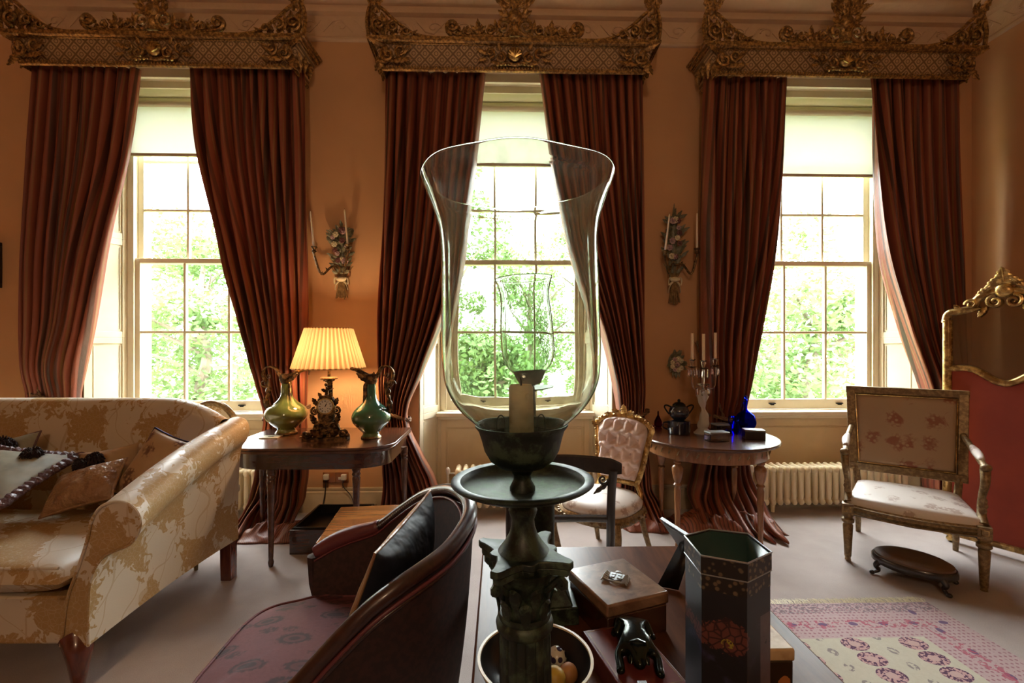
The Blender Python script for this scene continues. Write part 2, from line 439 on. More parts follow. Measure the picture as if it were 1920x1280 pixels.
def pane(name, tint=(1,1,1), refl=.08):
    m = bpy.data.materials.new(name); m.use_nodes=True; nt=m.node_tree; nt.nodes.clear()
    a=nt.nodes.new('ShaderNodeBsdfTransparent'); a.inputs[0].default_value=(*tint,1); g=nt.nodes.new('ShaderNodeBsdfGlossy'); g.inputs['Roughness'].default_value=.02
    mx=nt.nodes.new('ShaderNodeMixShader'); mx.inputs[0].default_value=refl; o=nt.nodes.new('ShaderNodeOutputMaterial')
    nt.links.new(a.outputs[0],mx.inputs[1]); nt.links.new(g.outputs[0],mx.inputs[2]); nt.links.new(mx.outputs[0],o.inputs[0]); return m
M['pane']=pane('window_glass',(.98,1,.99),.05)
M['screen_glass']=pane('screen_glass',(.22,.19,.15),.30)
# lamp shade
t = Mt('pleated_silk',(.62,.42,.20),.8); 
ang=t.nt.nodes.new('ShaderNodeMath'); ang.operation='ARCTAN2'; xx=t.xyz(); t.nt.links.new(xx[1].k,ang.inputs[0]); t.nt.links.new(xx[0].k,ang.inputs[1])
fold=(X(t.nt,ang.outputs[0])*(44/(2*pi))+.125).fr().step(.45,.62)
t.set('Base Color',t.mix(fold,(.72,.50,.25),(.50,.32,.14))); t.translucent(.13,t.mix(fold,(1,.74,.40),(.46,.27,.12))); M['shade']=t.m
# pelmet lattice
t = Mt('lattice_gesso',(.45,.31,.18),.55); x,y,z=t.xyz(); a=((x+z)*11.0).fr(); b=((x-z)*11.0).fr()
ln=(a-.5).ab().gt(.40).mx((b-.5).ab().gt(.40)); ca=a-.5; cb=b-.5; rr=(ca*ca+cb*cb).sq(); ring=(rr-.22).ab().lt(.05)
t.set('Base Color', t.mix(ln.mx(ring), t.mix(t.noise(12,4),(.50,.32,.165),(.40,.25,.12)), (.18,.10,.04))); t.bump(ln.mx(ring),.6,.01); M['lattice']=t.m
# garden
def leafm(name, a, b):
    t=Mt(name,a,.6,spec=.2); c=t.mix(t.noise(.9,4,.7).step(.35,.65),a,b); t.set('Base Color',c); t.translucent(.35,(a[0]*2,a[1]*1.8,a[2]*1.2)); return t.m
M['leaf']=leafm('leaves',(.06,.11,.035),(.12,.19,.07)); M['leaf2']=leafm('light_leaves',(.10,.16,.065),(.17,.25,.11))
M['grass']=simple('lawn',(.11,.16,.06),.9,var=(3,(.15,.21,.09)))
M['bark']=simple('bark',(.14,.11,.08),.9)

# ------------------------------------------------------------------ room shell
YW = 4.05; YO = 4.62; XR = PY(1822,300,YW).x; XL = -6.4; YB = -4.6; ZC = 4.78
WX = [PY(393,500,4.4).x, PY(966,500,4.4).x, PY(1504,500,4.4).x]
ZS = 0.84; ZT = 3.72; HW = .66
for i, x in enumerate(WX):      # daylight comes through the openings
    l = light('window_portal', 'AREA', (x, 4.56, 2.28), 1, (1,1,1), (1.45, 2.95), (radians(-90),0,0)); l.data.cycles.is_portal = True
l = light('window_portal', 'AREA', (1.625, YB-.02, 2.0), 1, (1,1,1), (.65, .8), (radians(90),0,0)); l.data.cycles.is_portal = True  # added rear portal for fill light; no window is cut here
# window wall: piers, heads, and thin backs under the sills
b = MB(); edges = [XL] + [e for x in WX for e in (x-.86, x+.86)] + [XR]
for i in range(0, len(edges), 2): b.box(edges[i], edges[i+1], YW, YO, 0, 3.90)
b.box(XL, XR, YW, YO, 3.90, ZC)
for x in WX: b.box(x-.86, x+.86, 4.47, YO, 0, ZS)
for x in WX: b.box(x-.86, x-.70, 4.47, YO, ZS, 3.9); b.box(x+.70, x+.86, 4.47, YO, ZS, 3.9); b.box(x-.7, x+.7, 4.47, YO, ZT, 3.9)
struct(b.build('wall_back', M['wall']))
b = MB(); b.box(XR, XR+.2, YB, YO, 0, ZC); struct(b.build('wall_right', M['wall']))
b = MB(); b.box(XL-.2, XL, YB, YO, 0, ZC); struct(b.build('wall_left', M['wall']))
b = MB(); b.box(XL, XR, YB-.2, YB, 0, ZC)
struct(b.build('wall_front', M['panelling']))  # unseen wall behind the camera, finish made dark to cut bounced light
b = MB(); b.box(XL, XR, YB, YO, -.1, 0); struct(b.build('floor', M['carpet']))
b = MB(); b.box(XL, XR, YB, YO, ZC, ZC+.1); struct(b.build('ceiling', M['plaster']))
# cornice and frieze on the window wall and the right wall
prof = [(0,4.10),(.018,4.105),(.024,4.12),(.018,4.14),(.006,4.145),(.006,4.325),(.05,4.335),(.055,4.36),(.03,4.372),(.035,4.40),(.12,4.43),(.14,4.45),(.14,4.47),(.22,4.50),(.30,4.56),(.34,4.64),(.34,4.67),(.40,4.69),(.42,ZC),(0,ZC)]
def cornice(name, f, L):
    b = MB(); n = len(prof)
    for e in (0,1): b.v += [Vector(f(e*L, d, z)) for d, z in prof]
    b.f += [(i,(i+1)%n,n+(i+1)%n,n+i) for i in range(n)] + [tuple(range(n)), tuple(reversed(range(n,2*n)))]
    # relief scrolls on the frieze
    k = 0; s = .15
    while s < L-.1:
        zc = 4.235; pts = []
        for q in range(15):
            a = q/14*3.6*pi*.5; r = .065*(1-q/17)
            pts.append(f(s+r*cos(a)*(1 if k%2 else -1), .010, zc+r*sin(a)*.8))
        b.tube(pts, .007, 5)
        b.tube([f(s-.15,.009,zc-.05*(-1)**k), f(s-.07,.012,zc+.04*(-1)**k), f(s,.009,zc+.055*(-1)**k), f(s+.1,.009,zc-.05*(-1)**k)], [.004,.008,.007,.004], 5)
        s += .27; k += 1
    return struct(b.build(name, M['plaster'], ang=60))
cornice('trim_1', lambda s,d,z: (XL+s, YW-d, z), XR-XL)
cornice('trim_2', lambda s,d,z: (XR-d, YW-s, z), 6.0)
# skirting
def skirt(name, f, segs):
    b = MB(); pr = [(0,0),(.03,0),(.03,.14),(.024,.15),(.024,.17),(.012,.18),(.016,.195),(.012,.205),(0,.21)]; n = len(pr)
    for a, c in segs:
        k = len(b.v)
        for e in (a,c): b.v += [Vector(f(e,d,z)) for d,z in pr]
        b.f += [(k+i,k+(i+1)%n,k+n+(i+1)%n,k+n+i) for i in range(n)] + [tuple(k+i for i in range(n)), tuple(k+n+i for i in reversed(range(n)))]
    return struct(b.build(name, M['skirting']))
skirt('baseboard_back', lambda s,d,z:(s,YW-d,z), [(edges[i],edges[i+1]) for i in range(0,len(edges),2)])
skirt('baseboard_right', lambda s,d,z:(XR-d,s,z), [(YB,YW-.03)])

# ------------------------------------------------------------------ windows
def panel_frame(b, x0, x1, z0, z1, y, w=.07, d=.012, zs=None):
    """stiles and rails standing proud of a flat panel, with a moulded inner lip"""
    cuts = zs or [(z0, z1)]
    b.box(x0, x0+w, y-d, y, z0, z1); b.box(x1-w, x1, y-d, y, z0, z1)
    zz = sorted({z0, z1} | {c for c in (zs or [])})
    for k, z in enumerate(zz):
        a, c = (z, z+w) if k == 0 else ((z-w, z) if k == len(zz)-1 else (z-w/2, z+w/2))
        b.box(x0+w, x1-w, y-d, y, a, c)
def sash(name, parent, x, y, z0, z1, rows_, top, bot, hw=HW):
    b = MB(); st = .05; bar = .011
    b.box(x-hw, x-hw+st, y-.02, y+.02, z0, z1); b.box(x+hw-st, x+hw, y-.02, y+.02, z0, z1)
    b.box(x-hw+st, x+hw-st, y-.02, y+.02, z0, z0+bot); b.box(x-hw+st, x+hw-st, y-.02, y+.02, z1-top, z1)
    gx0, gx1, gz0, gz1 = x-hw+st, x+hw-st, z0+bot, z1-top
    for k in (1,2): xx = gx0+(gx1-gx0)*k/3; b.box(xx-bar, xx+bar, y-.018, y+.018, gz0, gz1)
    for k in range(1, rows_): zz = gz0+(gz1-gz0)*k/rows_; b.box(gx0, gx1, y-.017, y+.017, zz-bar, zz+bar)
    o = b.build(name, M['cream'], parent, bevel=.003)
    g = MB(); g.box(gx0, gx1, y-.002, y+.002, gz0, gz1); g.build('glass', M['pane'], o)
    return o
def window(i, x):
    root = bpy.data.objects.new('window_%d' % i, None); COL.objects.link(root); struct(root)
    b = MB()   # box frame, sill, head
    for s in (-1,1):
        b.box(*sorted((x+s*HW, x+s*(HW+.045))), 4.33, 4.47, ZS, ZT)
        b.box(*sorted((x+s*(HW-.012), x+s*HW)), 4.33, 4.35, ZS, ZT)
    b.box(x-HW-.045, x+HW+.045, 4.33, 4.47, ZT-.03, ZT+.02)
    b.box(x-HW-.07, x+HW+.07, 4.20, 4.50, ZS-.045, ZS-.01); b.box(x-HW-.06, x+HW+.06, 4.24, 4.34, ZS-.075, ZS-.045)
    b.build('frame', M['cream'], root, bevel=.004)
    zm = 2.235
    sash('lower_sash', root, x, 4.375, ZS-.005, zm+.025, 2, .045, .095)
    sash('upper_sash', root, x, 4.42, zm-.02, ZT-.03, 3, .05, .045)
    h = MB()   # sash lifts
    for s in (-1,1):
        h.box(x+s*.33-.03, x+s*.33+.03, 4.335, 4.355, .885, .895); h.box(x+s*.33-.012, x+s*.33+.012, 4.33, 4.355, .875, .89)
    h.build('sash_lift', M['wick'], root)
    # soffit and splayed shutters
    s_ = MB(); s_.add([(x-.86,YW,3.9),(x+.86,YW,3.9),(x+.70,4.35,ZT+.02),(x-.70,4.35,ZT+.02)], [(0,3,2,1)])
    s_.box(x-.8,x+.8,4.10,4.13,3.80,3.89); s_.box(x-.75,x+.75,4.20,4.22,3.76,3.83)
    s_.build('soffit', M['cream'], root)
    for s in (-1,1):
        L = sqrt(.15**2+.30**2); ang = math.atan2(.30, -s*.15)
        b = MB(); b.box(0, L, 0 if s<0 else -.03, .03 if s<0 else 0, 0.0, 3.86)
        yy = 0 if s<0 else -.03
        f = -1 if s<0 else 1
        w = .055
        for (z0,z1) in ((.0,.84),(.84,1.52),(1.52,2.42),(2.42,3.86)):
            for bx in ((0,w,z0,z1),(L-w,L,z0,z1),(w,L-w,z0,z0+w),(w,L-w,z1-w,z1)):
                y0 = yy-.012 if s<0 else yy+.03; b.box(bx[0],bx[1],min(y0,y0+.012),max(y0,y0+.012),bx[2],bx[3])
            q=.075
            for bx in ((q-.006,q,z0+q,z1-q),(L-q,L-q+.006,z0+q,z1-q)):
                y0 = yy-.006 if s<0 else yy+.03; b.box(bx[0],bx[1],min(y0,y0+.006),max(y0,y0+.006),bx[2],bx[3])
        o = b.build('shutter', M['cream'], root, bevel=.003); o.location = (x+s*.86, YW+.005, 0); o.rotation_euler=(0,0,ang)
    # panelled back under the sill
    b = MB(); b.box(x-.75, x+.75, 4.36, 4.40, 0, ZS-.05)
    for (x0,x1) in ((x-.66,x-.02),(x+.02,x+.66)):
        pass
    panel_frame(b, x-.74, x+.74, .12, ZS-.08, 4.36, .085, .014)
    panel_frame(b, x-.645, x+.645, .215, ZS-.175, 4.36, .012, .008)
    b.build('apron_panel', M['apron'], root, bevel=.003)
    return root
for i, x in enumerate(WX): window(i+1, x)
# roller blinds
bl = [(3.20,'cream roller blind in the left window, drawn a little way down'),(3.14,'cream roller blind in the middle window behind the big glass shade'),(3.07,'cream roller blind in the right window, drawn lowest of the three')]
for x, (zb, lab) in zip(WX, bl):
    r = thing('roller_blind', lab, 'blind', (x, 4.29, zb), group='roller blinds')
    b = MB(); b.box(-.635,.635,-.0015,.0015,.0,3.64-zb); b.build('cloth', M['blind'], r)
    b = MB(); b.box(-.635,.635,-.012,.012,-.02,.008); b.build('bottom_bar', M['skirting'], r, bevel=.004)
    b = MB(); b.lathe([(.028,-.65),(.028,.65)],16, T(0,.0,3.66-zb)@R(pi/2,'Y')); b.build('roller', M['cream'], r)

# ------------------------------------------------------------------ garden
def tree(name, label, x, y, h, rad, n, mat, seed, zb=.6):
    rnd = random.Random(seed); r = thing(name, label, 'tree', (x,y,-1.0), rnd.random()*6, 'garden trees beyond the windows')
    b = MB(); b.tube(cat([(0,0,0),(.1,0,h*.3),(-.05,.1,h*.6),(0,0,h*.85)],4), [.22-.014*i for i in range(13)], 8)
    for k in range(6):
        a = rnd.random()*6.3; z=h*(.3+.08*k); b.tube([(0,0,z),(cos(a)*rad*.4,sin(a)*rad*.4,z+h*.12),(cos(a)*rad*.75,sin(a)*rad*.75,z+h*.2)],[.07,.045,.02],5)
    b.build('trunk', M['bark'], r)
    c = MB(); blobs = []
    for k in range(26):
        a=rnd.random()*2*pi; q=rnd.random()**.6; zz=zb+(h-zb)*rnd.random(); w = sin(min(1,max(.12,(zz/h)))*pi*.9)**.5
        blobs.append((cos(a)*rad*q*w, sin(a)*rad*q*w, zz, rad*(.22+.2*rnd.random())))
    for k in range(n):
        bx,by,bz,br = blobs[rnd.randrange(len(blobs))]
        v = Vector((rnd.gauss(0,1),rnd.gauss(0,1),rnd.gauss(0,1))).normalized()*br*(.6+.4*rnd.random()**.5)
        p = Vector((bx,by,bz))+v; s = .055+.06*rnd.random()
        d1 = Vector((rnd.gauss(0,1),rnd.gauss(0,1),rnd.gauss(0,.6))).normalized(); d2 = d1.cross(v.normalized()+Vector((0,0,.3))).normalized()
        c.add([p-d1*s, p+d2*s*.5, p+d1*s, p-d2*s*.5], [(0,1,2,3)])
    c.build('crown', mat, r, ang=180); return r
b = MB(); b.box(-40,40,4.8,60,-1.1,-1.0); struct(b.build('garden_ground', M['grass']))
tr = [(-9.5,15,5.2,2.5,'leaf','leafy tree low behind the left window'),(-5.6,17,6.5,2.4,'leaf2','pale tree standing to the right behind the left window'),
 (-7.6,12.0,3.0,2.0,'leaf2','light bush at the foot of the left window view'),(-1.9,15,7.5,1.9,'leaf','dark green tree behind the left half of the middle window'),
 (1.2,17,5.0,2.2,'leaf2','light tree behind the right half of the middle window'),(-.4,11.5,2.3,1.6,'leaf','low shrub beneath the middle window view'),
 (6.4,14,5.0,2.2,'leaf','dense tree behind the left panes of the right window'),(9.3,15,5.6,2.5,'leaf','tall tree behind the right panes of the right window'),
 (7.6,11,3.4,1.9,'leaf2','yellow green bush in front of the trees in the right window'),(4.2,18,6.0,2.3,'leaf2','far tree glimpsed between middle and right windows'),(-12.5,16,6.0,2.6,'leaf2','far tree at the left edge of the left window')]
for k,(x,y,h,rd,m,lab) in enumerate(tr): tree('garden_tree', lab, x, y, h*1.18, rd, 6800, M[m], k+3)

# ------------------------------------------------------------------ radiators
def radiator(x0, x1, label, y0=3.90, y1=4.08, z0=.06, z1=.40):
    n = int(round((x1-x0)/.062)); r = thing('radiator', label, 'radiator', ((x0+x1)/2, (y0+y1)/2, 0), 0, 'cast iron radiators under the windows')
    cx=(x0+x1)/2; cyy=(y0+y1)/2
    for k in range(n):
        x = x0+(k+.5)*(x1-x0)/n-cx; w=.022
        b = MB()
        for yy in (y0-cyy+.03, 0, y1-cyy-.03): b.tube([(x,yy,z0+.03),(x,yy,z1-.03)],.021,8)
        for z in (z0+.03, z1-.03):
            b.tube([(x,y0-cyy+.02,z),(x,y1-cyy-.02,z)],[.024,.024],8,flat=1.0)
            b.ell((x,y0-cyy+.022,z),(.024,.024,.03),8,6); b.ell((x,y1-cyy-.022,z),(.024,.024,.03),8,6)
        if k in (1, n-2): b.tube([(x,y0-cyy+.03,z0+.02),(x,y0-cyy+.03,0.003)],[.02,.016],8); b.tube([(x,y1-cyy-.03,z0+.02),(x,y1-cyy-.03,0.003)],[.02,.016],8)
        b.build('section', M['radiator'], r, ang=60)
    b = MB(); b.tube([(x0-cx+.03,0,z0+.05),(x1-cx-.03,0,z0+.05)],.014,8); b.tube([(x0-cx+.03,0,z1-.05),(x1-cx-.03,0,z1-.05)],.014,8)
    b.build('connecting_pipe', M['radiator'], r)
    b = MB(); s=-1; b.tube([(x0-cx+.02,0,z1-.06),(x0-cx-.06,0,z1-.06),(x0-cx-.06,0,0.005)],.011,8); b.ell((x0-cx-.06,0,z1-.04),(.02,.02,.035)); b.build('valve', M['white'], r)
    return r
ca = PY(842,900,3.9).x
radiator(WX[0]-.50, PY(486,900,3.95).x, 'cream radiator between the sofa and the card table')
radiator(ca+.04, ca+1.28, 'cream radiator under the middle window behind the bronze dish')
radiator(PY(1433,900,3.9).x, PY(1433,900,3.9).x+1.30, 'cream radiator under the right window behind the square backed armchair')

# ------------------------------------------------------------------ carved ornament helpers (x along, z up, front is -y)
def scroll(b, c, r, turns=1.6, a0=0, s=1, th=.02, y=0, n=20, sides=6):
    pts=[]; rr=[]
    for q in range(n+1):
        u=q/n; a=a0+s*u*turns*2*pi; k=r*(1-u*.85)
        pts.append((c[0]+k*cos(a), c[1]-.012*sin(u*pi)+y, c[2]+k*sin(a))); rr.append(th*(1-.45*u))
    b.tube(pts, rr, sides, up=(0,1,0)); b.ell(pts[-1], th*.9, 8, 6)
def leaf(b, p0, p1, w, curl=.4, lobes=4, side=(1,0,0), th=.3):
    """a lobed acanthus leaf from p0 to p1 curling to the front"""
    p0=Vector(p0); p1=Vector(p1); d=p1-p0; L=d.length; fr=Vector((0,-1,0)); pts=[]; rr=[]
    sd = d.cross(fr).normalized() if d.cross(fr).length>1e-5 else Vector((1,0,0))
    n=lobes*4+1
    for q in range(n):
        u=q/(n-1); pts.append(p0+d*u*(1-.12*curl*u**3)+fr*(L*curl*(u**2.2))*.55 - Vector((0,0,1))*(L*curl*.25*max(0,u-.75)**1*2))
        rr.append(max(.0015, w*(sin(pi*min(1,(u*.86+.12)))**.8)*(.70+.30*abs(cos(u*lobes*pi)))))
    b.tube(pts, rr, 8, up=fr, flat=th)
    b.tube([q-Vector((0,w*.2,0)) for q in pts], [w*.12]*len(pts), 5)
def build_pelmet(loc, label):
    r = thing('gilt_pelmet', label, 'pelmet', loc, 0, 'gilded pelmets over the windows')
    g = M['gilt']
    b = MB(); hb, ht, z0, z1 = 1.07, 1.13, .025, .205
    # board: face leaning slightly forward, returns to the wall
    f = [(-hb,0,z0),(hb,0,z0),(ht,-.035,z1),(-ht,-.035,z1)]; k=[(-hb,.28,z0),(hb,.28,z0),(ht,.28,z1),(-ht,.28,z1)]
    b.add(f+k, [(0,1,2,3),(1,5,6,2),(4,0,3,7)])
    fi=[(x*.97,y+.03,z) for x,y,z in f]; b.add(fi,[(3,2,1,0)])
    b.build('board', M['lattice'], r, ang=30)
    b = MB()
    for (hw,y,z,th) in ((ht+.03,-.055,.222,.02),(ht+.055,-.06,.240,.014),(ht+.01,-.04,.205,.009)):
        b.tube([(-hw,.27,z),(-hw,y,z),(hw,y,z),(hw,.27,z)], th, 6)
    b.build('top_moulding', g, r, ang=50)
    b = MB()
    b.tube([(-hb,.27,.012),(-hb,-.01,.012),(hb,-.01,.012),(hb,.27,.012)], .015, 6)
    n=86
    for i in range(n): b.ell((-hb+2*hb*(i+.5)/n,-.022,.028),(.010,.009,.010),6,4)
    b.build('bottom_moulding', g, r, ang=50)
    # cartouche in the middle of the face
    b = MB(); b.ell((0,-.045,.125),(.062,.035,.058),14,8)
    for q in range(7): a=pi*q/6; b.tube([(0,-.07,.09),(.05*cos(a),-.08,.11+.045*sin(a)),(.066*cos(a),-.06,.11+.066*sin(a))],[.010,.009,.006],5)
    b.build('shell', M['gilt_bright'], r)
    b = MB()
    for s in (-1,1):
        scroll(b,(s*.115,-.05,.09),.045,1.4,pi/2,s,.013); scroll(b,(s*.20,-.045,.135),.040,1.4,-pi/2,-s,.011)
        leaf(b,(s*.05,-.04,.06),(s*.20,-.05,.05),.026,.2,4); leaf(b,(s*.20,-.045,.12),(s*.32,-.045,.165),.020,.2,3)
        leaf(b,(s*.12,-.045,.16),(s*.14,-.05,.225),.018,.3,3); leaf(b,(s*.22,-.045,.09),(s*.31,-.045,.07),.016,.2,3)
        for q in range(4): b.ell((s*(.05+.03*q),-.05,.045-.003*q),(.014,.012,.010),7,5)
    b.tube([(-.13,-.03,.07),(0,-.03,.05),(.13,-.03,.07)],.014,6)
    b.build('cartouche', g, r)
    # corner brackets
    for s in (-1,1):
        b = MB(); cx=s*1.02
        scroll(b,(cx,-.05,.10),.06,1.6,pi/2,-s,.016); scroll(b,(cx-s*.10,-.045,.14),.045,1.5,-pi/2,s,.012)
        leaf(b,(cx-s*.02,-.045,.06),(cx-s*.20,-.045,.07),.024,.25,4); leaf(b,(cx-s*.10,-.045,.11),(cx-s*.19,-.05,.18),.02,.3,3)
        leaf(b,(cx+s*.02,-.04,.18),(cx+s*.15,-.07,.215),.03,.3,3); leaf(b,(cx+s*.03,-.04,.10),(cx+s*.10,-.03,-.03),.040,.3,4)
        leaf(b,(cx+s*.07,.0,.16),(cx+s*.09,.06,.0),.035,.2,3); b.ell((cx+s*.02,-.05,.14),(.03,.03,.04))
        for yy in (.10,.20): leaf(b,(s*1.10,yy,.20),(s*1.12,yy,.03),.035,.05,3)
        b.build('corner_bracket', g, r)
        # rising openwork at the ends
        b = MB(); top=.55
        b.tube(cat([(s*.62,-.04,.255),(s*.80,-.045,.275),(s*.95,-.05,.37),(s*1.06,-.05,.47),(s*1.12,-.05,.50)],4),[.010]*3+[.013]*6+[.015]*8,6)
        b.tube(cat([(s*1.17,-.05,.25),(s*1.185,-.05,.38),(s*1.16,-.05,.50),(s*1.12,-.05,.54)],4),.016,6)
        scroll(b,(s*1.09,-.05,.345),.062,1.5,-pi/2,s,.014); scroll(b,(s*.975,-.05,.33),.048,1.5,pi/2,-s,.012); scroll(b,(s*.875,-.05,.295),.034,1.4,0,s,.010)
        leaf(b,(s*1.02,-.05,.29),(s*1.03,-.05,.42),.020,.2,3); leaf(b,(s*.93,-.05,.28),(s*.90,-.05,.34),.014,.2,3); leaf(b,(s*.83,-.05,.27),(s*.78,-.05,.305),.012,.2,2)
        leaf(b,(s*1.10,-.05,.44),(s*1.13,-.06,.56),.045,.35,4); leaf(b,(s*1.13,-.05,.50),(s*1.19,-.06,.63),.040,.5,4); leaf(b,(s*1.12,-.05,.50),(s*1.03,-.06,.58),.032,.6,4)
        leaf(b,(s*1.12,-.02,.27),(s*1.15,-.03,.47),.055,.15,4,th=.2); leaf(b,(s*1.05,-.02,.27),(s*1.07,-.03,.45),.045,.15,4,th=.2); leaf(b,(s*.97,-.02,.26),(s*.99,-.03,.385),.038,.15,4,th=.2); leaf(b,(s*.89,-.02,.26),(s*.91,-.03,.33),.032,.15,3,th=.2); leaf(b,(s*.81,-.02,.26),(s*.83,-.03,.30),.025,.15,3,th=.2)
        leaf(b,(s*1.12,-.03,.52),(s*1.10,-.05,.62),.035,.5,3); b.ell((s*1.12,-.055,.485),(.035,.03,.03))
        b.build('end_crest', g, r)
    # middle crest
    b = MB()
    for s in (-1,1):
        b.tube(cat([(0,-.05,.27),(s*.22,-.05,.265),(s*.40,-.05,.265),(s*.50,-.05,.28)],4),.012,6)
        scroll(b,(s*.50,-.05,.33),.055,1.5,-pi/2,s,.020); leaf(b,(s*.49,-.05,.37),(s*.43,-.05,.30),.018,.2,3)
        scroll(b,(s*.37,-.05,.30),.035,1.4,pi/2,-s,.012); leaf(b,(s*.29,-.05,.27),(s*.30,-.05,.40),.026,.2,4); leaf(b,(s*.29,-.05,.29),(s*.36,-.05,.35),.018,.2,3); leaf(b,(s*.29,-.05,.29),(s*.23,-.05,.35),.018,.2,3)
        scroll(b,(s*.20,-.05,.31),.040,1.4,pi/2,s,.012); scroll(b,(s*.09,-.05,.345),.075,1.3,-pi/2,-s,.020); leaf(b,(s*.15,-.05,.30),(s*.16,-.05,.40),.018,.2,3)
        for k,(a,L) in enumerate(((.30,.20),(.75,.19),(1.25,.16))):
            leaf(b,(s*.03,-.05,.50),(s*(.03+L*sin(a)),-.07,.50+L*cos(a)),.036,.5,4)
        for xx in (.12,.20,.26,.33,.40,.45): leaf(b,(s*xx,-.02,.265),(s*(xx+.01),-.03,.33+.02*((xx*100)%3)),.032,.15,3,th=.2)
        leaf(b,(s*.06,-.05,.42),(s*.14,-.06,.46),.026,.5,3); leaf(b,(s*.05,-.05,.40),(s*.11,-.06,.50),.026,.4,3)
    leaf(b,(0,-.05,.46),(0,-.08,.76),.045,.35,5); b.ell((0,-.06,.42),(.06,.04,.06)); b.ell((0,-.06,.33),(.035,.03,.045)); b.tube([(0,-.04,.26),(0,-.04,.50)],[.05,.03],8)
    b.build('middle_crest', g, r)
    return r
pl = [PY(297,128,3.75), PY(965,136,3.75), PY(1578,144,3.75)]
zb = sum(p.z for p in pl)/3 - .005
plab = ['carved gilt pelmet above the left window','carved gilt pelmet above the middle window, over the big glass shade','carved gilt pelmet above the right window, near the room corner']
p0 = build_pelmet((pl[0].x, 3.75, zb), plab[0]); learn_kids()
for i in (1,2): c = copy_tree(p0); c.location = (pl[i].x, 3.75, zb); c['label'] = plab[i]

# ------------------------------------------------------------------ curtains
def curtain(label, tab, tie, folds=9, seed=0, y0=3.86, pool=0.0, tiepx=None, amp0=.050):
    """tab rows: (py, outer px, inner px) measured on the drape plane; below the tie the cloth spreads and breaks on the floor"""
    rnd = random.Random(seed)
    tt = []
    for py, xo, xi in tab:
        o = PY(xo, py, y0); i = PY(xi, py, y0); tt.append((-o.z, o.x, i.x))
    zt = -tt[0][0]; zbt = -tt[-1][0]; sgn = 1 if tt[0][2] > tt[0][1] else -1
    cx = (tt[-1][1]+tt[-1][2])/2
    r = thing('curtain', label, 'curtain', (cx, y0, 0), 0, 'red striped silk curtains')
    ph = [rnd.uniform(-1,1) for _ in range(6)]
    NU, NV = folds*14+1, 90
    ztie = PY(0, tie, y0).z
    def f(u, v):
        z = zt + (0.012 - zt)*v**.93
        xo, xi = rows(tt, -z)
        w = abs(xi-xo); uu = u + .018*sin(9*u+ph[0]*3) + .012*sin(5*v+7*u+ph[1]*3)
        amp = amp0*(1+ .35*sin(3*u*pi+ph[2]*2)) * (.75 + .75*min(1,v*2.5))
        near = math.exp(-((z-ztie)/.16)**2); amp *= 1 - .35*near
        s = 2*pi*folds*uu + .5*sin(2.2*v*pi+ph[3]*3+5*u) 
        yy = amp*(sin(s)+.28*sin(2*s+1+ph[4])) 
        xx = xo + (xi-xo)*u + .24*w/folds*cos(s)*min(1, amp/.04)*sgn*.9
        low = max(0, (.42-z)/.42)
        yy -= low**2.2*pool*(1.0+.25*sin(7*u+ph[5]*4)+.2*sin(15*u+ph[1]*3)) 
        zz = z
        if low > 0:
            n1 = noise.noise(Vector((xx*7, z*6, seed*3.1))); n2 = noise.noise(Vector((xx*5, z*7, seed*3.1+9)))
            yy += n1*.07*low; xx += n2*.06*low; zz = z + max(0,(low-.55))*pool*1.0*(.22*abs(n1)+.12*sin(s)*.5+.10*sin(12*u+ph[0]*5)**2)
            zz = max(zz, .008)
        # swag towards the tie: cloth bulges to the front just above it
        yy -= .05*math.exp(-((z-ztie-.25)/.25)**2)*sin(pi*u)
        return Vector((xx, y0+yy, zz))
    b = MB(); b.grid(f, NU, NV, uv=True)
    o = b.build('drape', M['curtain'], r, ang=180, solid=.004, loc=Vector((0,0,0)))
    o.location = (-cx, -y0, 0)
    # rope tie
    if tie:
        xo, xi = rows(tt, -ztie); m=(xo+xi)/2; w=abs(xi-xo)/2+.03
        b = MB(); pts=[(m+w*cos(a), y0+.085*sin(a)-.005, ztie+.05*cos(a)*(-sgn)) for a in [2*pi*q/26 for q in range(26)]]
        for k in range(3):
            P_=[Vector(p)+Vector((0,.010*cos(i*1.5+k*2.1),.010*sin(i*1.5+k*2.1))) for i,p in enumerate(pts)]
            b.tube(P_, .009, 6, closed=True)
        hook = Vector((xo-sgn*.02, 4.0, ztie+.45 if tiepx is None else PY(*tiepx, 3.9).z))
        a_=Vector((m-sgn*w*.2, y0-.09, ztie))
        for k in range(2):
            P_=[a_.lerp(hook, i/24)+Vector((.007*cos(i*1.6+k*pi), 0, .007*sin(i*1.6+k*pi)))+Vector((0,-.05*sin(pi*i/24),-.06*sin(pi*i/24))) for i in range(25)]
            b.tube(P_, .008, 6)
        o = b.build('rope_tie', M['rope'], r); o.location = (-cx, -y0, 0)
    return r
def hem(root, px0, px1, y0, y1, h, seed):
    x0=PY(px0,990,(y0+y1)/2).x; x1=PY(px1,990,(y0+y1)/2).x
    def f(u,v):
        x=x0+(x1-x0)*u; y=y0+(y1-y0)*v; e=max(0,1-(2*u-1)**4)*max(0,1-(2*v-1)**2)
        a=1-abs(noise.noise(Vector((x*6+seed,y*5,seed))))*2.6; b2=1-abs(noise.noise(Vector((x*14+seed,y*10,seed+5))))*2.2
        return Vector((x+.03*noise.noise(Vector((y*9,x*6,seed))),y+.04*noise.noise(Vector((x*7,y*3,seed+2))),.004+e**.6*h*(.35+.45*a+.25*b2)))
    b=MB(); b.grid(f,70,44,uv=True); o=b.build('pooled_hem',M['curtain'],root,ang=180,solid=.003); o.location=(-root.location.x,-root.location.y,0)
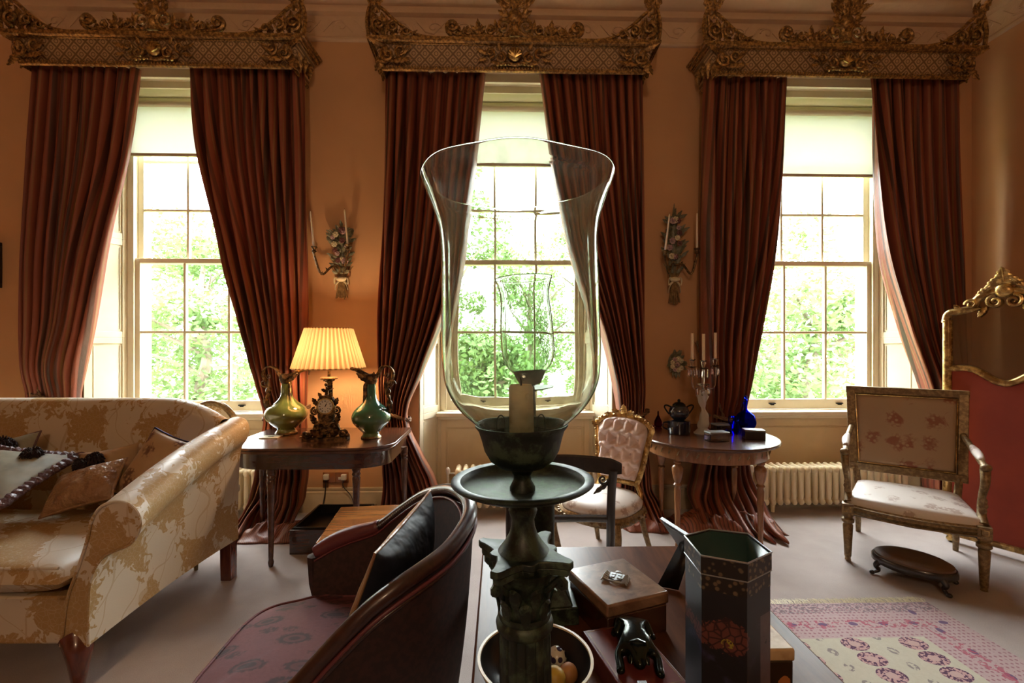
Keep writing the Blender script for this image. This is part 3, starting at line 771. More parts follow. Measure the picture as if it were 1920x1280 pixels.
curtain('left curtain of the left window, gathered behind the sofa', [(126,66,259),(300,60,240),(450,57,206),(600,60,173),(735,66,146),(800,60,150),(900,50,175),(965,40,195)], 745, 9, 1, pool=.12)
c1_=curtain('right curtain of the left window, falling behind the left ewer and table', [(128,572,364),(300,576,381),(480,578,427),(640,577,470),(775,574,502),(860,577,492),(940,575,482),(985,572,470)], 775, 10, 2, pool=.32)
curtain('left curtain of the middle window, between the table lamp and the glass shade', [(134,720,908),(330,716,888),(480,713,862),(590,711,832),(700,713,790),(778,716,763),(850,720,790),(915,722,822),(975,720,835)], 778, 9, 3, pool=.16)
c2_=curtain('right curtain of the middle window, behind the button-back chair', [(138,1201,1016),(330,1203,1042),(480,1205,1080),(600,1208,1122),(700,1208,1148),(785,1209,1160),(880,1216,1158),(985,1230,1150)], 785, 9, 4, pool=.18, tiepx=(1208,630))
c3_=curtain('left curtain of the right window, pooling on the floor behind the round table', [(144,1322,1476),(300,1318,1466),(480,1315,1446),(640,1316,1418),(720,1318,1403),(790,1322,1392),(880,1302,1402),(960,1275,1422),(990,1262,1434)], 790, 8, 5, pool=.42, tiepx=(1322,640))
curtain('right curtain of the right window, beside the gilt folding screen', [(148,1802,1628),(300,1800,1637),(480,1800,1656),(600,1800,1690),(740,1797,1738),(800,1795,1748),(900,1795,1742),(975,1795,1735)], 790, 8, 6, pool=.10)

hem(c1_,462,575,3.40,3.76,.11,3.3); hem(c2_,1168,1248,3.52,3.80,.09,7.1); hem(c3_,1264,1452,3.42,3.80,.15,1.7)
# ------------------------------------------------------------------ wall sconces with porcelain flowers
M['leaf_china']=simple('green_porcelain_leaf',(.12,.12,.065),.4,var=(30,(.20,.19,.12)))
M['petal_pink']=simple('pink_porcelain',(.50,.34,.32),.35,var=(40,(.36,.22,.24)))
M['petal_cream']=simple('cream_porcelain',(.62,.54,.36),.35)
M['petal_dark']=simple('dark_red_porcelain',(.14,.05,.05),.35)
M['brass_dark']=gilt('dark_brass',(.22,.13,.05),(.06,.035,.015),.4,40,.8)
def flower(b, c, r, n=7):
    c=Vector(c); b.ell(c+Vector((0,-r*.5,0)), r*.38, 7, 5)
    for k in range(n):
        a=2*pi*k/n; b.ell(c+Vector((cos(a)*r*.62,-r*.15,sin(a)*r*.62)), (r*.36,r*.22,r*.36),7,5)
def sconce(px, ptop, pbot, label, side, lean, seed, top_leaf, arms):
    p = PY(px, pbot, YW-.02); zt = PY(px, ptop, YW-.02).z; h = zt-p.z
    r = thing('wall_sconce', label, 'sconce', (p.x, YW, p.z), 0); rnd = random.Random(seed)
    b = MB()   # stalks bound below the ribbon
    for k in range(9):
        x=(k-4)*.011; b.tube([(x*1.1,-.05-.01*(k%2),.0+.03*rnd.random()),(x*.6,-.055,h*.17),(x*.3,-.05,h*.26),(x*2.2,-.05,h*.42)],[.006,.0065,.006,.004],6)
    b.build('stalks', M['gilt_pale'], r)
    b = MB()
    for s in (-1,1):
        b.tube(cat([(0,-.06,h*.25),(s*.05,-.07,h*.27),(s*.055,-.06,h*.20),(s*.02,-.065,h*.23)],4),.010,6,flat=.5)
        b.tube(cat([(s*.01,-.06,h*.24),(s*.045,-.06,h*.18),(s*.055,-.05,h*.12)],4),[.009]*8+[.003],6,flat=.4)
    b.ell((0,-.065,h*.255),(.045,.022,.022)); b.build('ribbon', M['petal_cream'], r)
    b = MB()
    for k in range(60):
        z = h*(.30+.60*rnd.random()); w=.115*sin(pi*min(1,(z/h-.2)/.85))+.015; a=rnd.uniform(-1,1)
        leaf(b,(a*w*.5,-.03-.04*rnd.random(),z),(a*w*1.15+rnd.uniform(-.01,.01),-.06-.03*rnd.random(),z+.05*rnd.random()+.02),.016,.3,2,th=.25)
    if top_leaf:
        for k in range(7): leaf(b,(0,-.04,h*.84),(rnd.uniform(-.045,.05),-.05,h*(.93+.1*rnd.random())),.012,.3,2,th=.25)
    b.tube([(0,-.02,h*.1),(0,-.03,h*.9)],[.03,.035],10)
    b.build('leaves', M['leaf_china'], r)
    for nm, mm, cnt in (('pink_flower', M['petal_pink'], 5), ('cream_flower', M['petal_cream'], 3), ('dark_flower', M['petal_dark'], 4)):
        for k in range(cnt):
            b = MB(); z=h*(.42+.46*(k+.3+rnd.random()*.5)/cnt); flower(b,(rnd.uniform(-.065,.065),-.09,z),.020+.014*rnd.random()); b.build(nm, mm, r)
    for (dx, zc, out) in arms:
        zb_=h*.38; b = MB()
        pts = cat([(0,-.06,zb_),(dx*.45,-.07-out*.4,zb_-.05),(dx*.85,-.07-out,zb_-.02),(dx,-.07-out,zc-.04),(dx,-.07-out,zc)],5)
        b.tube(pts,[.008]*len(pts),6)
        for q in range(3,len(pts)-3,3): leaf(b,pts[q],pts[q]+Vector((.012*(-1)**q,0,.022)),.006,.3,2)
        b.lathe([(.006,-.03),(.020,-.022),(.012,-.01),(.014,0),(.024,.012),(.022,.018),(.012,.02)],12,T(dx,-.07-out,zc+.005))
        b.build('arm', M['brass_dark'], r)
    return r, h
s1,h1 = sconce(643,412,563,'porcelain flower wall sconce above the table lamp, left of the big glass shade',-1,0,11,False,[])
s2,h2 = sconce(1262,388,572,'porcelain flower wall sconce right of the big glass shade',1,0,12,True,[])
def sconce_arm(root, h, cup, base_px):
    """an arm from the bouquet to a candle cup; returns nothing"""
    b = MB(); o = Vector(root.location); c = Vector(cup)-o; s=1 if c.x>0 else -1
    pts = cat([(0,-.06,h*.40),(c.x*.35,c.y*.5-.02,h*.40),(c.x*.72,c.y*.9,h*.30 if abs(c.x)>.1 else h*.40),(c.x,c.y,c.z-.05),(c.x,c.y,c.z-.015)],5)
    b.tube(pts,[.009]*len(pts),6)
    for q in range(4,len(pts)-2,3): leaf(b,pts[q],pts[q]+Vector((.014*(-1)**q,-.004,.024)),.007,.3,2)
    b.lathe([(.006,-.035),(.022,-.026),(.013,-.012),(.015,0),(.027,.012),(.025,.018),(.010,.016)],12,T(*c))
    b.build('arm', M['brass_dark'], root)
def taper(name, label, p, h, r0, r1, tilt=(0,0), group=None, tip=True):
    t = thing(name, label, 'candle', p, 0, group); t.rotation_euler=(tilt[1],tilt[0],0)
    b = MB(); pr=[(r0,0),(r1,h*.94),(r1*.55,h*.985),(.0008,h)] if tip else [(r0,0),(r1,h-.002),(r1*.8,h),(.0008,h)]
    b.lathe(pr,14); b.build('wax_stick', M['wax'], t); b = MB(); b.tube([(0,0,h-.002),(.001,0,h+.008)],.0012,5); b.build('wick', M['wick'], t); return t
gr='tapers on the wall sconces'
for root,h,cpx,yd,hh,tilt,lab in ((s1,h1,(589,463),3.90,.315,-.10,'leaning ivory taper on the outer arm of the left sconce'),(s1,h1,(652,459),3.86,.31,-.09,'ivory taper leaning in front of the flowers of the left sconce'),
      (s2,h2,(1247,470),3.86,.33,.12,'ivory taper leaning in front of the flowers of the right sconce'),(s2,h2,(1307,466),3.90,.32,0,'upright ivory taper on the outer arm of the right sconce')):
    c = PY(cpx[0], cpx[1]+3, yd); sconce_arm(root,h,c,None); taper('taper_candle', lab, c+Vector((0,0,.002)), hh, .0085, .0065, (tilt,0), gr)
# small flower plaque under the right sconce
p = PY(1266,708,YW-.01); r = thing('porcelain_wall_bouquet','small oval porcelain flower ornament on the wall below the right sconce','wall ornament',(p.x,YW,p.z))
b = MB(); rnd=random.Random(5)
for k in range(40):
    a=rnd.random()*6.28; q=.04+.05*rnd.random(); leaf(b,(q*.5*cos(a),-.03,.13+q*.7*sin(a)),(q*1.15*cos(a),-.04,.13+q*1.5*sin(a)),.016,.3,2,th=.3)
b.ell((0,-.02,.13),(.07,.025,.10)); b.build('leaves', M['leaf_china'], r)
for k in range(9):
    b=MB(); a=k*.7; q=.045 if k else 0; flower(b,(q*cos(a),-.06,.12+q*1.1*sin(a)),.024); b.build('flower', M['petal_cream'] if k%3 else M['petal_pink'], r)
# picture on the window wall at the far left, power points and plugs
p = PY(3,540,YW); q = PY(3,455,YW); r = thing('picture_frame','dark framed picture on the wall, cut by the left edge of the photo','picture',(p.x-.3,YW,p.z))
b = MB(); hh=q.z-p.z
b.box(-.3,.31,-.04,-.002,0,.035); b.box(-.3,.31,-.04,-.002,hh-.035,hh); b.box(.275,.31,-.04,-.002,.035,hh-.035); b.box(-.3,-.265,-.04,-.002,.035,hh-.035); b.build('frame', M['ebony'], r, bevel=.004)
b = MB(); b.box(-.265,.275,-.02,-.003,.035,hh-.035); b.build('picture', M['plum'], r)
for k,(px,lab) in enumerate(((618,'double power point nearer the curtain, under the card table'),(642,'double power point nearer the table leg, under the card table'))):
    p = PY(px,904,YW); r = thing('power_socket', lab, 'socket', (p.x,YW-.0,p.z), 0, 'power points under the card table')
    b = MB(); b.box(-.055,.055,-.012,-.001,0,.09); b.build('plate', M['stool_top'], r, bevel=.003)
    b = MB(); b.box(-.03,-.005,-.016,-.011,.03,.05); b.build('switch', M['white'], r)
def plug(px,label,end):
    p = PY(px,893,YW-.012); r = thing('plug_and_cable',label,'plug',(p.x,p.y,p.z),0,'plugs under the card table')
    b=MB(); b.box(-.022,.022,-.035,.0,-.025,.025); b.build('plug', M['white'], r, bevel=.006)
    b=MB(); b.tube(cat([(0,-.02,-.02),(0,-.03,-.08),(end[0]*.5,-.05,-.17),(end[0],end[1],-p.z+.006)],8),.004,6); b.build('cable', M['cable'], r)
plug(613,'white plug with its dark cable hanging straight down',(-.01,-.12)); plug(646,'white plug whose cable runs right behind the table leg',(.16,-.2))

# ------------------------------------------------------------------ desk in the foreground
ZD = .75
dl = PZ(905,1026,ZD); DX0 = dl.x; DX1 = PZ(1487,1190,ZD).x+.01; DY1 = dl.y; DY0 = .30
r = thing('desk','glossy mahogany writing desk in the foreground carrying the big glass candle stand','desk',((DX0+DX1)/2,(DY0+DY1)/2,0))
hx=(DX1-DX0)/2; hy=(DY1-DY0)/2
b=MB(); b.box(-hx,hx,-hy,hy,ZD-.028,ZD); b.build('top',M['desk'],r,bevel=.006)
b=MB(); b.box(-hx+.03,hx-.03,-hy+.03,hy-.03,ZD-.14,ZD-.028); b.build('apron',M['mahogany'],r,bevel=.003)
for sx in (-1,1):
    for sy in (-1,1):
        b=MB(); b.tube([(sx*(hx-.06),sy*(hy-.06),ZD-.13),(sx*(hx-.06),sy*(hy-.06),.0)],[.034,.02],4,up=(1,1,0)); b.build('leg',M['mahogany'],r,bevel=.003)

# ------------------------------------------------------------------ candle stand with hurricane glass
def k_(d): return d/F
def candle_stand(name,label,axis,lean,d,Pz,glassmat,candle=True):
    """Pz maps a photo row to a local height above the desk, radii are given in pixels and scaled by s"""
def capital(b, R0, z0, z1, s):
    # bell
    n=16; pr=[(R0*.92,z0),(R0*.95,z0+(z1-z0)*.3),(R0*1.0,z0+(z1-z0)*.6),(R0*1.25,z0+(z1-z0)*.85),(R0*1.45,z1)]
    b.lathe(pr,24)
    for row,(zz,L,k) in enumerate(((z0,.48,8),(z0+(z1-z0)*.30,.45,8))):
        for q in range(k):
            a=2*pi*(q+.5*row)/k; rr=R0*.98; pts=[]; w=[]
            for t in range(9):
                u=t/8; out=rr+R0*.05+R0*.30*u**3; pts.append((out*cos(a),out*sin(a),zz+(z1-z0)*L*(u if u<.9 else .9-(u-.9)))); w.append(R0*.30*(sin(pi*min(1,u*.8+.15))**.7)*(.8+.2*abs(cos(u*9))))
            b.tube(pts,w,7,up=(cos(a),sin(a),0),flat=.28)
    for q in range(4):   # corner volutes
        a=pi/4+q*pi/2+s; pts=[]
        for t in range(15):
            u=t/14; r1=R0*(1.2+.75*min(1,u*1.7)); th=0
            if u<.5: pts.append(((R0*1.05+R0*.75*u*2)*cos(a),(R0*1.05+R0*.75*u*2)*sin(a),z0+(z1-z0)*(.55+.40*u*2)))
            else:
                th=(u-.5)*2*2*pi*1.1; rr=R0*.20*(1-(u-.5)*1.5); c=R0*1.80; pts.append(((c+rr*sin(th))*cos(a),(c+rr*sin(th))*sin(a),z0+(z1-z0)*.80+rr*cos(th)))
        b.tube(pts,[R0*.13]*len(pts),6)
def abacus(b, R, z0, z1, rot):
    poly=[]
    for q in range(4):
        a0=pi/4+q*pi/2+rot; a1=a0+pi/2
        for t in range(14):
            u=t/14
            if u<.10: a=a0-.10+ .2*(u/.10)*1.0; poly.append((R*cos(a),R*sin(a)))
            else:
                v=(u-.10)/.9; A=Vector((R*cos(a0+.10),R*sin(a0+.10))); B=Vector((R*cos(a1-.10),R*sin(a1-.10))); m=(A+B)/2
                p=A.lerp(B,v); p=p-m.normalized()*R*.24*sin(pi*v)**.8
                if .44<v<.56: p=p+m.normalized()*R*.10
                poly.append((p.x,p.y))
    zm=(z0+z1)/2
    b.prism([(x*.93,y*.93) for x,y in poly],z0,zm); b.prism(poly,zm,z1)
D1=.62; s1_=D1/F
def zz1(py, d=D1): return H+(YH-py)*d/F-ZD
base=PD(991,1300,D1); rim=PD(970.5,338,D1)
rt = thing('hurricane_candle_stand','large glass hurricane shade on a green bronze column stand, centre front','candle stand',(base.x,base.y,ZD))
ax=(rim-Vector((base.x,base.y,ZD))); rt.rotation_euler=(0,math.atan2(ax.x,ax.z),0)
s=s1_; q=lambda r,py:(r*s,zz1(py))
b=MB(); b.box(-.075,.075,-.075,.075,0.0,.022); b.lathe([(.068,.022),(.070,.03),(.062,.04),(.052,.046),(.054,.055),(.046,.062)],32); b.build('base',M['bronze'],rt,bevel=.003)
b=MB(); fl=lambda a,z:1-.045*(abs(sin(a*8))<.45)
b.lathe([(50*s*1.05,.062),(50*s*1.02,.10),q(48,1175)],96,fl=fl); b.build('column',M['bronze'],rt,ang=30)
b=MB(); b.lathe([q(49,1175),q(53,1170),q(54,1162),q(52,1156),q(48,1152),q(50,1146),q(48,1140)],32); capital(b,46*s,zz1(1142),zz1(1052),.12); b.build('capital',M['bronze'],rt)
b=MB(); abacus(b,100*s,zz1(1056),zz1(1030),.22); b.build('abacus',M['bronze'],rt,bevel=.0015)
b=MB(); b.lathe([q(56,1040),q(56,1034),q(48,1030),q(36,1015),q(27,1000),q(22,985),q(21,972),q(25,962),q(27,955),q(24,947),q(20,942),q(24,930)],32); b.build('stem',M['bronze'],rt)
b=MB(); b.lathe([(0.001,zz1(928)),q(26,928),q(70,924),q(112,912),q(128,904),q(133,900),q(133,897),q(128,895),q(116,897),q(112,902),q(106,908),q(60,916),q(24,918),(0.001,zz1(918))],64,cap=False); b.build('drip_dish',M['bronze'],rt)
b=MB(); b.lathe([q(24,920),q(24,912),q(17,899),q(16,890),q(22,880),q(20,876),q(44,872),q(60,860),q(70,842),q(75,822),q(80,806),q(87,797),q(87,794),q(80,795),q(72,806),q(66,832),q(50,842),(0.001,zz1(846))],48,cap=True); b.build('bowl',M['bronze'],rt)
# glass: real double wall
outer=[(64,812),(78,800),(96,784),(113,768),(128,748),(139,725),(145,700),(148,650),(147,600),(146,540),(145,480),(145.5,450),(148.5,424),(156,396),(165,370),(173,350),(176.8,338)]
P_=cat([(r,y,0) for r,y in outer],4); th=1.9
prof=[(p.x,p.y) for p in P_]; inn=[]
for i in range(len(prof)):
    a=prof[max(0,i-1)]; c=prof[min(len(prof)-1,i+1)]; n=Vector((c[1]-a[1],-(c[0]-a[0]))).normalized(); n = n if n.x<0 else -n
    inn.append((prof[i][0]+n.x*th,prof[i][1]+n.y*th))
rimc=[(177.2,336.8),(176.6,335.6),(175.6,335.6),(175.0,337)]
loop=prof+rimc+inn[::-1]
b=MB(); pr=[(r*s,zz1(y)) for r,y in loop]
b.lathe(pr,128,cap=False)
n=128; m=len(pr)
for i in range(n): b.f.append(((m-1)*n+i,(m-1)*n+(i+1)%n,(i+1)%n,i))
g=b.build('glass_shade',M['hurricane'],rt,ang=180)
for p in g.data.vertices:   # hand-blown unevenness
    a=math.atan2(p.co.y,p.co.x); p.co *= 1; k=1+.006*sin(3*a+1.2+p.co.z*9)+.004*sin(5*a-p.co.z*16)+.0035*noise.noise(Vector((cos(a)*2.5,sin(a)*2.5,p.co.z*14))); p.co.x*=k; p.co.y*=k
    if p.co.z>zz1(360): p.co.z += .0025*sin(2*a+.5)+.0012*sin(7*a)
for sx in (-1,1):
    b=MB(); x=sx*40*s; z0=zz1(818)
    b.tube(cat([(x-.006,0,z0),(x-.005,0,z0+.022),(x,0,z0+.028),(x+.005,0,z0+.022),(x+.006,0,z0)],5),.0009,6)
    o=b.build('wire_clip',M['wire'],rt); o.rotation_euler=(0,0,.3*sx)
# the pillar candle, resting in the bowl
cp = rt.location + Vector((sin(rt.rotation_euler.y),0,cos(rt.rotation_euler.y)))*(zz1(841)+.004)
c = thing('pillar_candle','stubby half burnt yellow candle with black wick inside the big hurricane glass','candle',tuple(cp)); c.rotation_euler=rt.rotation_euler
hc=zz1(718)-zz1(841)-.006
b=MB(); b.lathe([(22*s,0),(23.5*s,.004),(23*s,hc*.5),(22.5*s,hc-.004),(20*s,hc),(15*s,hc-.003),(.001,hc-.005)],32)
b.ell((-.004,-23*s,hc*.28),(.003,.002,.006)); b.ell((.008,-22.5*s,hc-.014),(.003,.0025,.004)); b.build('wax',M['wax_yellow'],c)
b=MB(); b.tube([(0,0,hc-.006),(.0005,0,hc+.004),(-.0008,0,hc+.010)],[.0012,.0012,.0008],6); b.build('wick',M['wick'],c)
# the smaller stand further back on the desk
D2=1.22; s=D2/F; z2=lambda py:H+(YH-py)*D2/F-ZD
b2=PD(1022,1100,D2); r2=PD(982,524,D2)
rr=thing('small_hurricane_stand','smaller matching glass and bronze candle stand, standing behind the big one','candle stand',(b2.x,b2.y,ZD))
ax=r2-Vector((b2.x,b2.y,ZD)); rr.rotation_euler=(0,math.atan2(ax.x,ax.z),0)
w=56*s
b=MB(); b.box(-w,w,-w*.9,w*.9,0,.045); b.add([(-w*.85,-w*.8,.045),(w*.85,-w*.8,.045),(w*.85,w*.8,.045),(-w*.85,w*.8,.045),(-w*.5,-w*.5,.11),(w*.5,-w*.5,.11),(w*.5,w*.5,.11),(-w*.5,w*.5,.11)],[(0,1,5,4),(1,2,6,5),(2,3,7,6),(3,0,4,7),(4,5,6,7)]); b.build('base',M['bronze'],rr,bevel=.003)
b=MB(); b.lathe([(24*s,.11),(25*s,z2(1060)),(27*s,z2(1000)),(31*s,z2(945)),(34*s,z2(930)),(36*s,z2(905)),(33*s,z2(890)),(30*s,z2(870)),(13*s,z2(850)),(9*s,z2(800)),(8*s,z2(735))],28); b.build('column',M['bronze'],rr)
b=MB(); b.lathe([(.001,z2(735)),(10*s,z2(735)),(44*s,z2(729)),(46*s,z2(727)),(10*s,z2(731)),(.001,z2(731))],36,cap=False); b.build('drip_dish',M['bronze'],rr)
b=MB(); b.lathe([(9*s,z2(733)),(7*s,z2(724)),(20*s,z2(719)),(26*s,z2(708)),(31*s,z2(696)),(32*s,z2(694)),(28*s,z2(696)),(20*s,z2(708)),(.001,z2(710))],32); b.build('bowl',M['bronze'],rr)
P_=cat([(r,y,0) for r,y in [(26,700),(36,692),(47,676),(51,650),(50,600),(47,560),(49,540),(55,522)]],5); out=[(p.x,p.y) for p in P_]
b=MB(); lp=out+[(55.5,520),(54,520)]+[(x-1.3,y) for x,y in out[::-1]]; pr=[(r*s,z2(y)) for r,y in lp]; b.lathe(pr,64,cap=False); m=len(pr)
for i in range(64): b.f.append(((m-1)*64+i,(m-1)*64+(i+1)%64,(i+1)%64,i))
b.build('glass_shade',M['hurricane_small'],rr,ang=180)

# ------------------------------------------------------------------ things on the desk
def frame_from(cL,cB,cR,cF):
    o=(cL+cB+cR+cF)/4; ex=((cB-cL)+(cR-cF))/2; return o,ex
# carved box with a crest on its lid
ZB=.85; c=[PZ(1067,1063,ZB),PZ(1168,1045,ZB),PZ(1256,1108,ZB),PZ(1136,1140,ZB)]
o=sum(c,Vector())/4; ex=((c[1]-c[0])+(c[2]-c[3]))/2; ey=((c[0]-c[3])+(c[1]-c[2]))/2; rz=math.atan2(ex.y,ex.x); hx=ex.length/2; hy=ey.length/2*.97
r=thing('wooden_box','figured walnut box with a metal crest on the lid','box',(o.x,o.y,ZD),rz)
M['burr']=wood('burr_walnut',(.10,.05,.028),(.30,.185,.11),.3,(1.6,1.6,1.6),.5,9)
b=MB(); b.box(-hx+.004,hx-.004,-hy+.004,hy-.004,0.0,.068); b.build('body',M['mahogany'],r,bevel=.003)
b=MB(); b.box(-hx,hx,-hy,hy,.070,ZB-ZD); b.build('lid',M['burr'],r,bevel=.005)
b=MB(); z=ZB-ZD+.001
def shieldpts(w,h): return [(-w,h),(w,h),(w*1.02,0),(w*.75,-h*.6),(0,-h*1.05),(-w*.75,-h*.6),(-w*1.02,0)]
b.prism([(x,y+.002) for x,y in shieldpts(.018,.018)],z,z+.006)
for sx in (-1,1):
    for k in range(5): a=.3+k*.55; b.tube([(sx*.018,.012-.008*k,z+.003),(sx*(.026+.004*sin(a)),.016-.009*k,z+.007),(sx*.033,.010-.009*k,z+.003)],[.0035,.004,.002],6)
    for (x,y) in ((.008,.010),(.008,-.004)): b.box(sx*x-.0045,sx*x+.0045,y-.004,y+.005,z+.006,z+.0085)
b.tube([(-.02,-.018,z+.003),(0,-.026,z+.006),(.02,-.018,z+.003)],.003,6); b.ell((0,.026,z+.003),(.010,.007,.006))
cr=b.build('crest',M['silver'],r); cr.rotation_euler=(0,0,-rz-.5)
# red leather book with the bronze hound lying on it
ZK=.797; c=[PZ(1102,1183,ZK),PZ(1196,1163,ZK),PZ(1283,1283,ZK),PZ(1165,1302,ZK)]
o=sum(c,Vector())/4; ex=((c[1]-c[0])+(c[2]-c[3]))/2; ey=((c[0]-c[3])+(c[1]-c[2]))/2; rz=math.atan2(ex.y,ex.x); hx=ex.length/2; hy=ey.length/2
M['red_leather']=simple('red_leather',(.15,.03,.025),.3,var=(14,(.11,.022,.02)),bump=(90,.15,.002))
M['pages']=simple('page_edges',(.30,.12,.08),.6)
r=thing('leather_book','thick red leather book lying on the desk under the bronze hound','book',(o.x,o.y,ZD),rz)
hz=ZK-ZD
b=MB(); b.box(-hx,hx,-hy,hy,hz-.005,hz); b.box(-hx,hx,-hy,hy,0,.005); b.box(-hx-.002,-hx+.005,-hy,hy,0,hz); b.build('cover',M['red_leather'],r,bevel=.002)
b=MB(); b.box(-hx+.005,hx-.004,-hy+.004,hy-.004,.005,hz-.005); b.build('pages',M['pages'],r)
b=MB(); w=.0011
for (x0,x1,y0,y1) in ((-hx+.006,hx-.006,-hy+.006,-hy+.006+w),(-hx+.006,hx-.006,hy-.006-w,hy-.006),(-hx+.006,-hx+.006+w,-hy+.006,hy-.006),(hx-.006-w,hx-.006,-hy+.006,hy-.006)): b.box(x0,x1,y0,y1,hz-.0003,hz+.0004)
b.build('gilt_tooling',M['gilt_pale'],r)
# hound: rump away from the camera, head down between stretched forelegs, jaws on a ribbed silver grip
pA=PZ(1184,1180,ZK); pB=PZ(1200,1262,ZK); d=(pB-pA); L=d.length; rz=math.atan2(d.y,d.x)
r=thing('bronze_hound','dark bronze hound sprawled on the red book','figurine',(pA.x,pA.y,ZK),rz)
me=bpy.data.meshes.new('body'); V=[]; E=[]; RR=[]
def add(p,rad,par=None):
    V.append(p); RR.append(rad); 
    if par is not None: E.append((par,len(V)-1))
    return len(V)-1
k=L/.13
hip=add((.012*k,0,.026),(.028,.023)); bl_=add((.045*k,0,.026),(.023,.021),hip); ch=add((.082*k,0,.027),(.028,.023),bl_); nk=add((.104*k,0,.025),(.020,.017),ch); hd=add((.120*k,0,.020),(.017,.014),nk); mz=add((.138*k,0,.013),(.010,.009),hd)
for sy in (-1,1):
    a=add((.014*k,sy*.026,.020),(.017,.017),hip); c_=add((.040*k,sy*.036,.013),(.011,.011),a); e=add((.018*k,sy*.040,.008),(.007,.007),c_); add((.036*k,sy*.044,.007),(.007,.006),e)
    a=add((.088*k,sy*.028,.019),(.015,.015),ch); c_=add((.098*k,sy*.040,.012),(.010,.010),a); e=add((.125*k,sy*.038,.009),(.009,.0085),c_); add((.145*k,sy*.039,.008),(.010,.007),e)
t_=add((-.012*k,0,.020),(.005,.005),hip); add((-.016*k,-.010,.008),(.003,.003),t_)
me.from_pydata(V,E,[]); me.materials.append(M['dark_bronze']); hb_=bpy.data.objects.new('body',me); COL.objects.link(hb_); hb_.parent=r
sk=hb_.modifiers.new('skin','SKIN'); sk.use_smooth_shade=True
for i,v in enumerate(me.skin_vertices[0].data): v.radius=RR[i]; v.use_root=(i==0)
sb=hb_.modifiers.new('s','SUBSURF'); sb.levels=sb.render_levels=2
for sy in (-1,1):
    b=MB(); b.tube([(.112*k,sy*.010,.026),(.118*k,sy*.017,.021),(.124*k,sy*.018,.013)],[.004,.006,.003],8,flat=.5); b.build('ear',M['dark_bronze'],r)
b=MB(); b.tube([(.096*k,-.021,.022),(.097*k,-.014,.040),(.098*k,0,.0455),(.097*k,.014,.040),(.096*k,.021,.022)],.0028,6); b.build('collar',M['dark_bronze'],r)
g=PZ(1203,1275,ZK+.010); r=thing('ribbed_silver_grip','ribbed silver grip under the muzzle of the bronze hound','handle',(g.x,g.y-.03,ZK))
b=MB(); b.box(-.009,.009,-.03,.03,.0005,.008)
for q_ in range(6): b.tube([(-.0075+q_*.003,-.03,.0085),(-.0075+q_*.003,.03,.0085)],.0013,6)
b.build('grip',M['silver'],r)
# bowl of marble fruit
o=Vector((PZ(985,1240,.82).x,.925,ZD)); r=thing('fruit_bowl','dark round bowl with a cream rim, half hidden by the bronze column','bowl',(o.x+.02,o.y,ZD))
b=MB(); b.lathe([(.05,0),(.055,.004),(.085,.025),(.108,.06),(.114,.078),(.110,.078),(.104,.06),(.08,.029),(.04,.014),(.001,.012)],56); b.build('bowl_body',M['black'],r)
b=MB(); b.lathe([(.113,.076),(.1165,.078),(.1165,.081),(.111,.081),(.110,.078)],56,cap=False); b.build('rim',M['petal_cream'],r)
t=Mt('spotted_marble',(.5,.46,.38),.25); dd=t.vor(60); t.set('Base Color', t.mix(dd.step(.32,.40),(.03,.02,.05),(.50,.46,.38))); M['spotted']=t.m
for (px,py,z,rad,mt,lab,nm) in ((1044,1232,.795,.021,'spotted','cream and purple spotted marble egg in the dark bowl','marble_egg'),(1040,1272,.80,.022,'ochre','yellow lemon-like fruit in the dark bowl','ornamental_fruit'),(1066,1262,.79,.019,'orange','brown orange fruit in the dark bowl','ornamental_fruit')):
    p=PZ(px,py,z); t_=tag(MB().ell((0,0,0),(rad,rad,rad*1.05),20,12).build(nm,M[mt]),lab,'fruit','fruit in the dark bowl'); t_.location=p; t_['label']=lab
# photo frame seen from behind
A=PD(1237,972,1.42); Bp=PD(1284,1003,1.30); wv=(Bp-A); wv.z=0; wd=wv.normalized(); FW=.15
r=thing('photo_frame','silver edged photograph frame seen from behind, propped on its black strut','photo frame',(A.x+.06,A.y-.05,ZD))
O=r.location; dn=(Vector((A.x+.115,A.y+.0,ZD+.002))-A)
def FP(u,v,n=0):
    nn=wd.cross(dn).normalized(); return A+wd*u+dn*v+nn*n-O
for nm,mt,n0,n1,u0,u1,v0,v1 in (('frame','silver',0,.010,0,FW,0,1),('backing','black',-.003,.0,.008,FW-.008,.04,.97)):
    b=MB(); b.add([FP(u,v,n) for n in (n0,n1) for (u,v) in ((u0,v0),(u1,v0),(u1,v1),(u0,v1))],[(0,1,2,3),(7,6,5,4),(0,4,5,1),(1,5,6,2),(2,6,7,3),(3,7,4,0)]); b.build(nm,M[mt],r,bevel=.001)
nb=wd.cross(dn).normalized(); sg=-1 if (nb.x>0) else 1
sp=[FP(.05,.30),FP(.10,.30)]; e0=PZ(1232,1098,ZD+.002)-O; e1=PZ(1272,1106,ZD+.002)-O
b=MB(); b.add([sp[0],sp[1],e1,e0],[(0,1,2),(0,2,3)]); b.build('strut',M['black'],r,solid=.003)
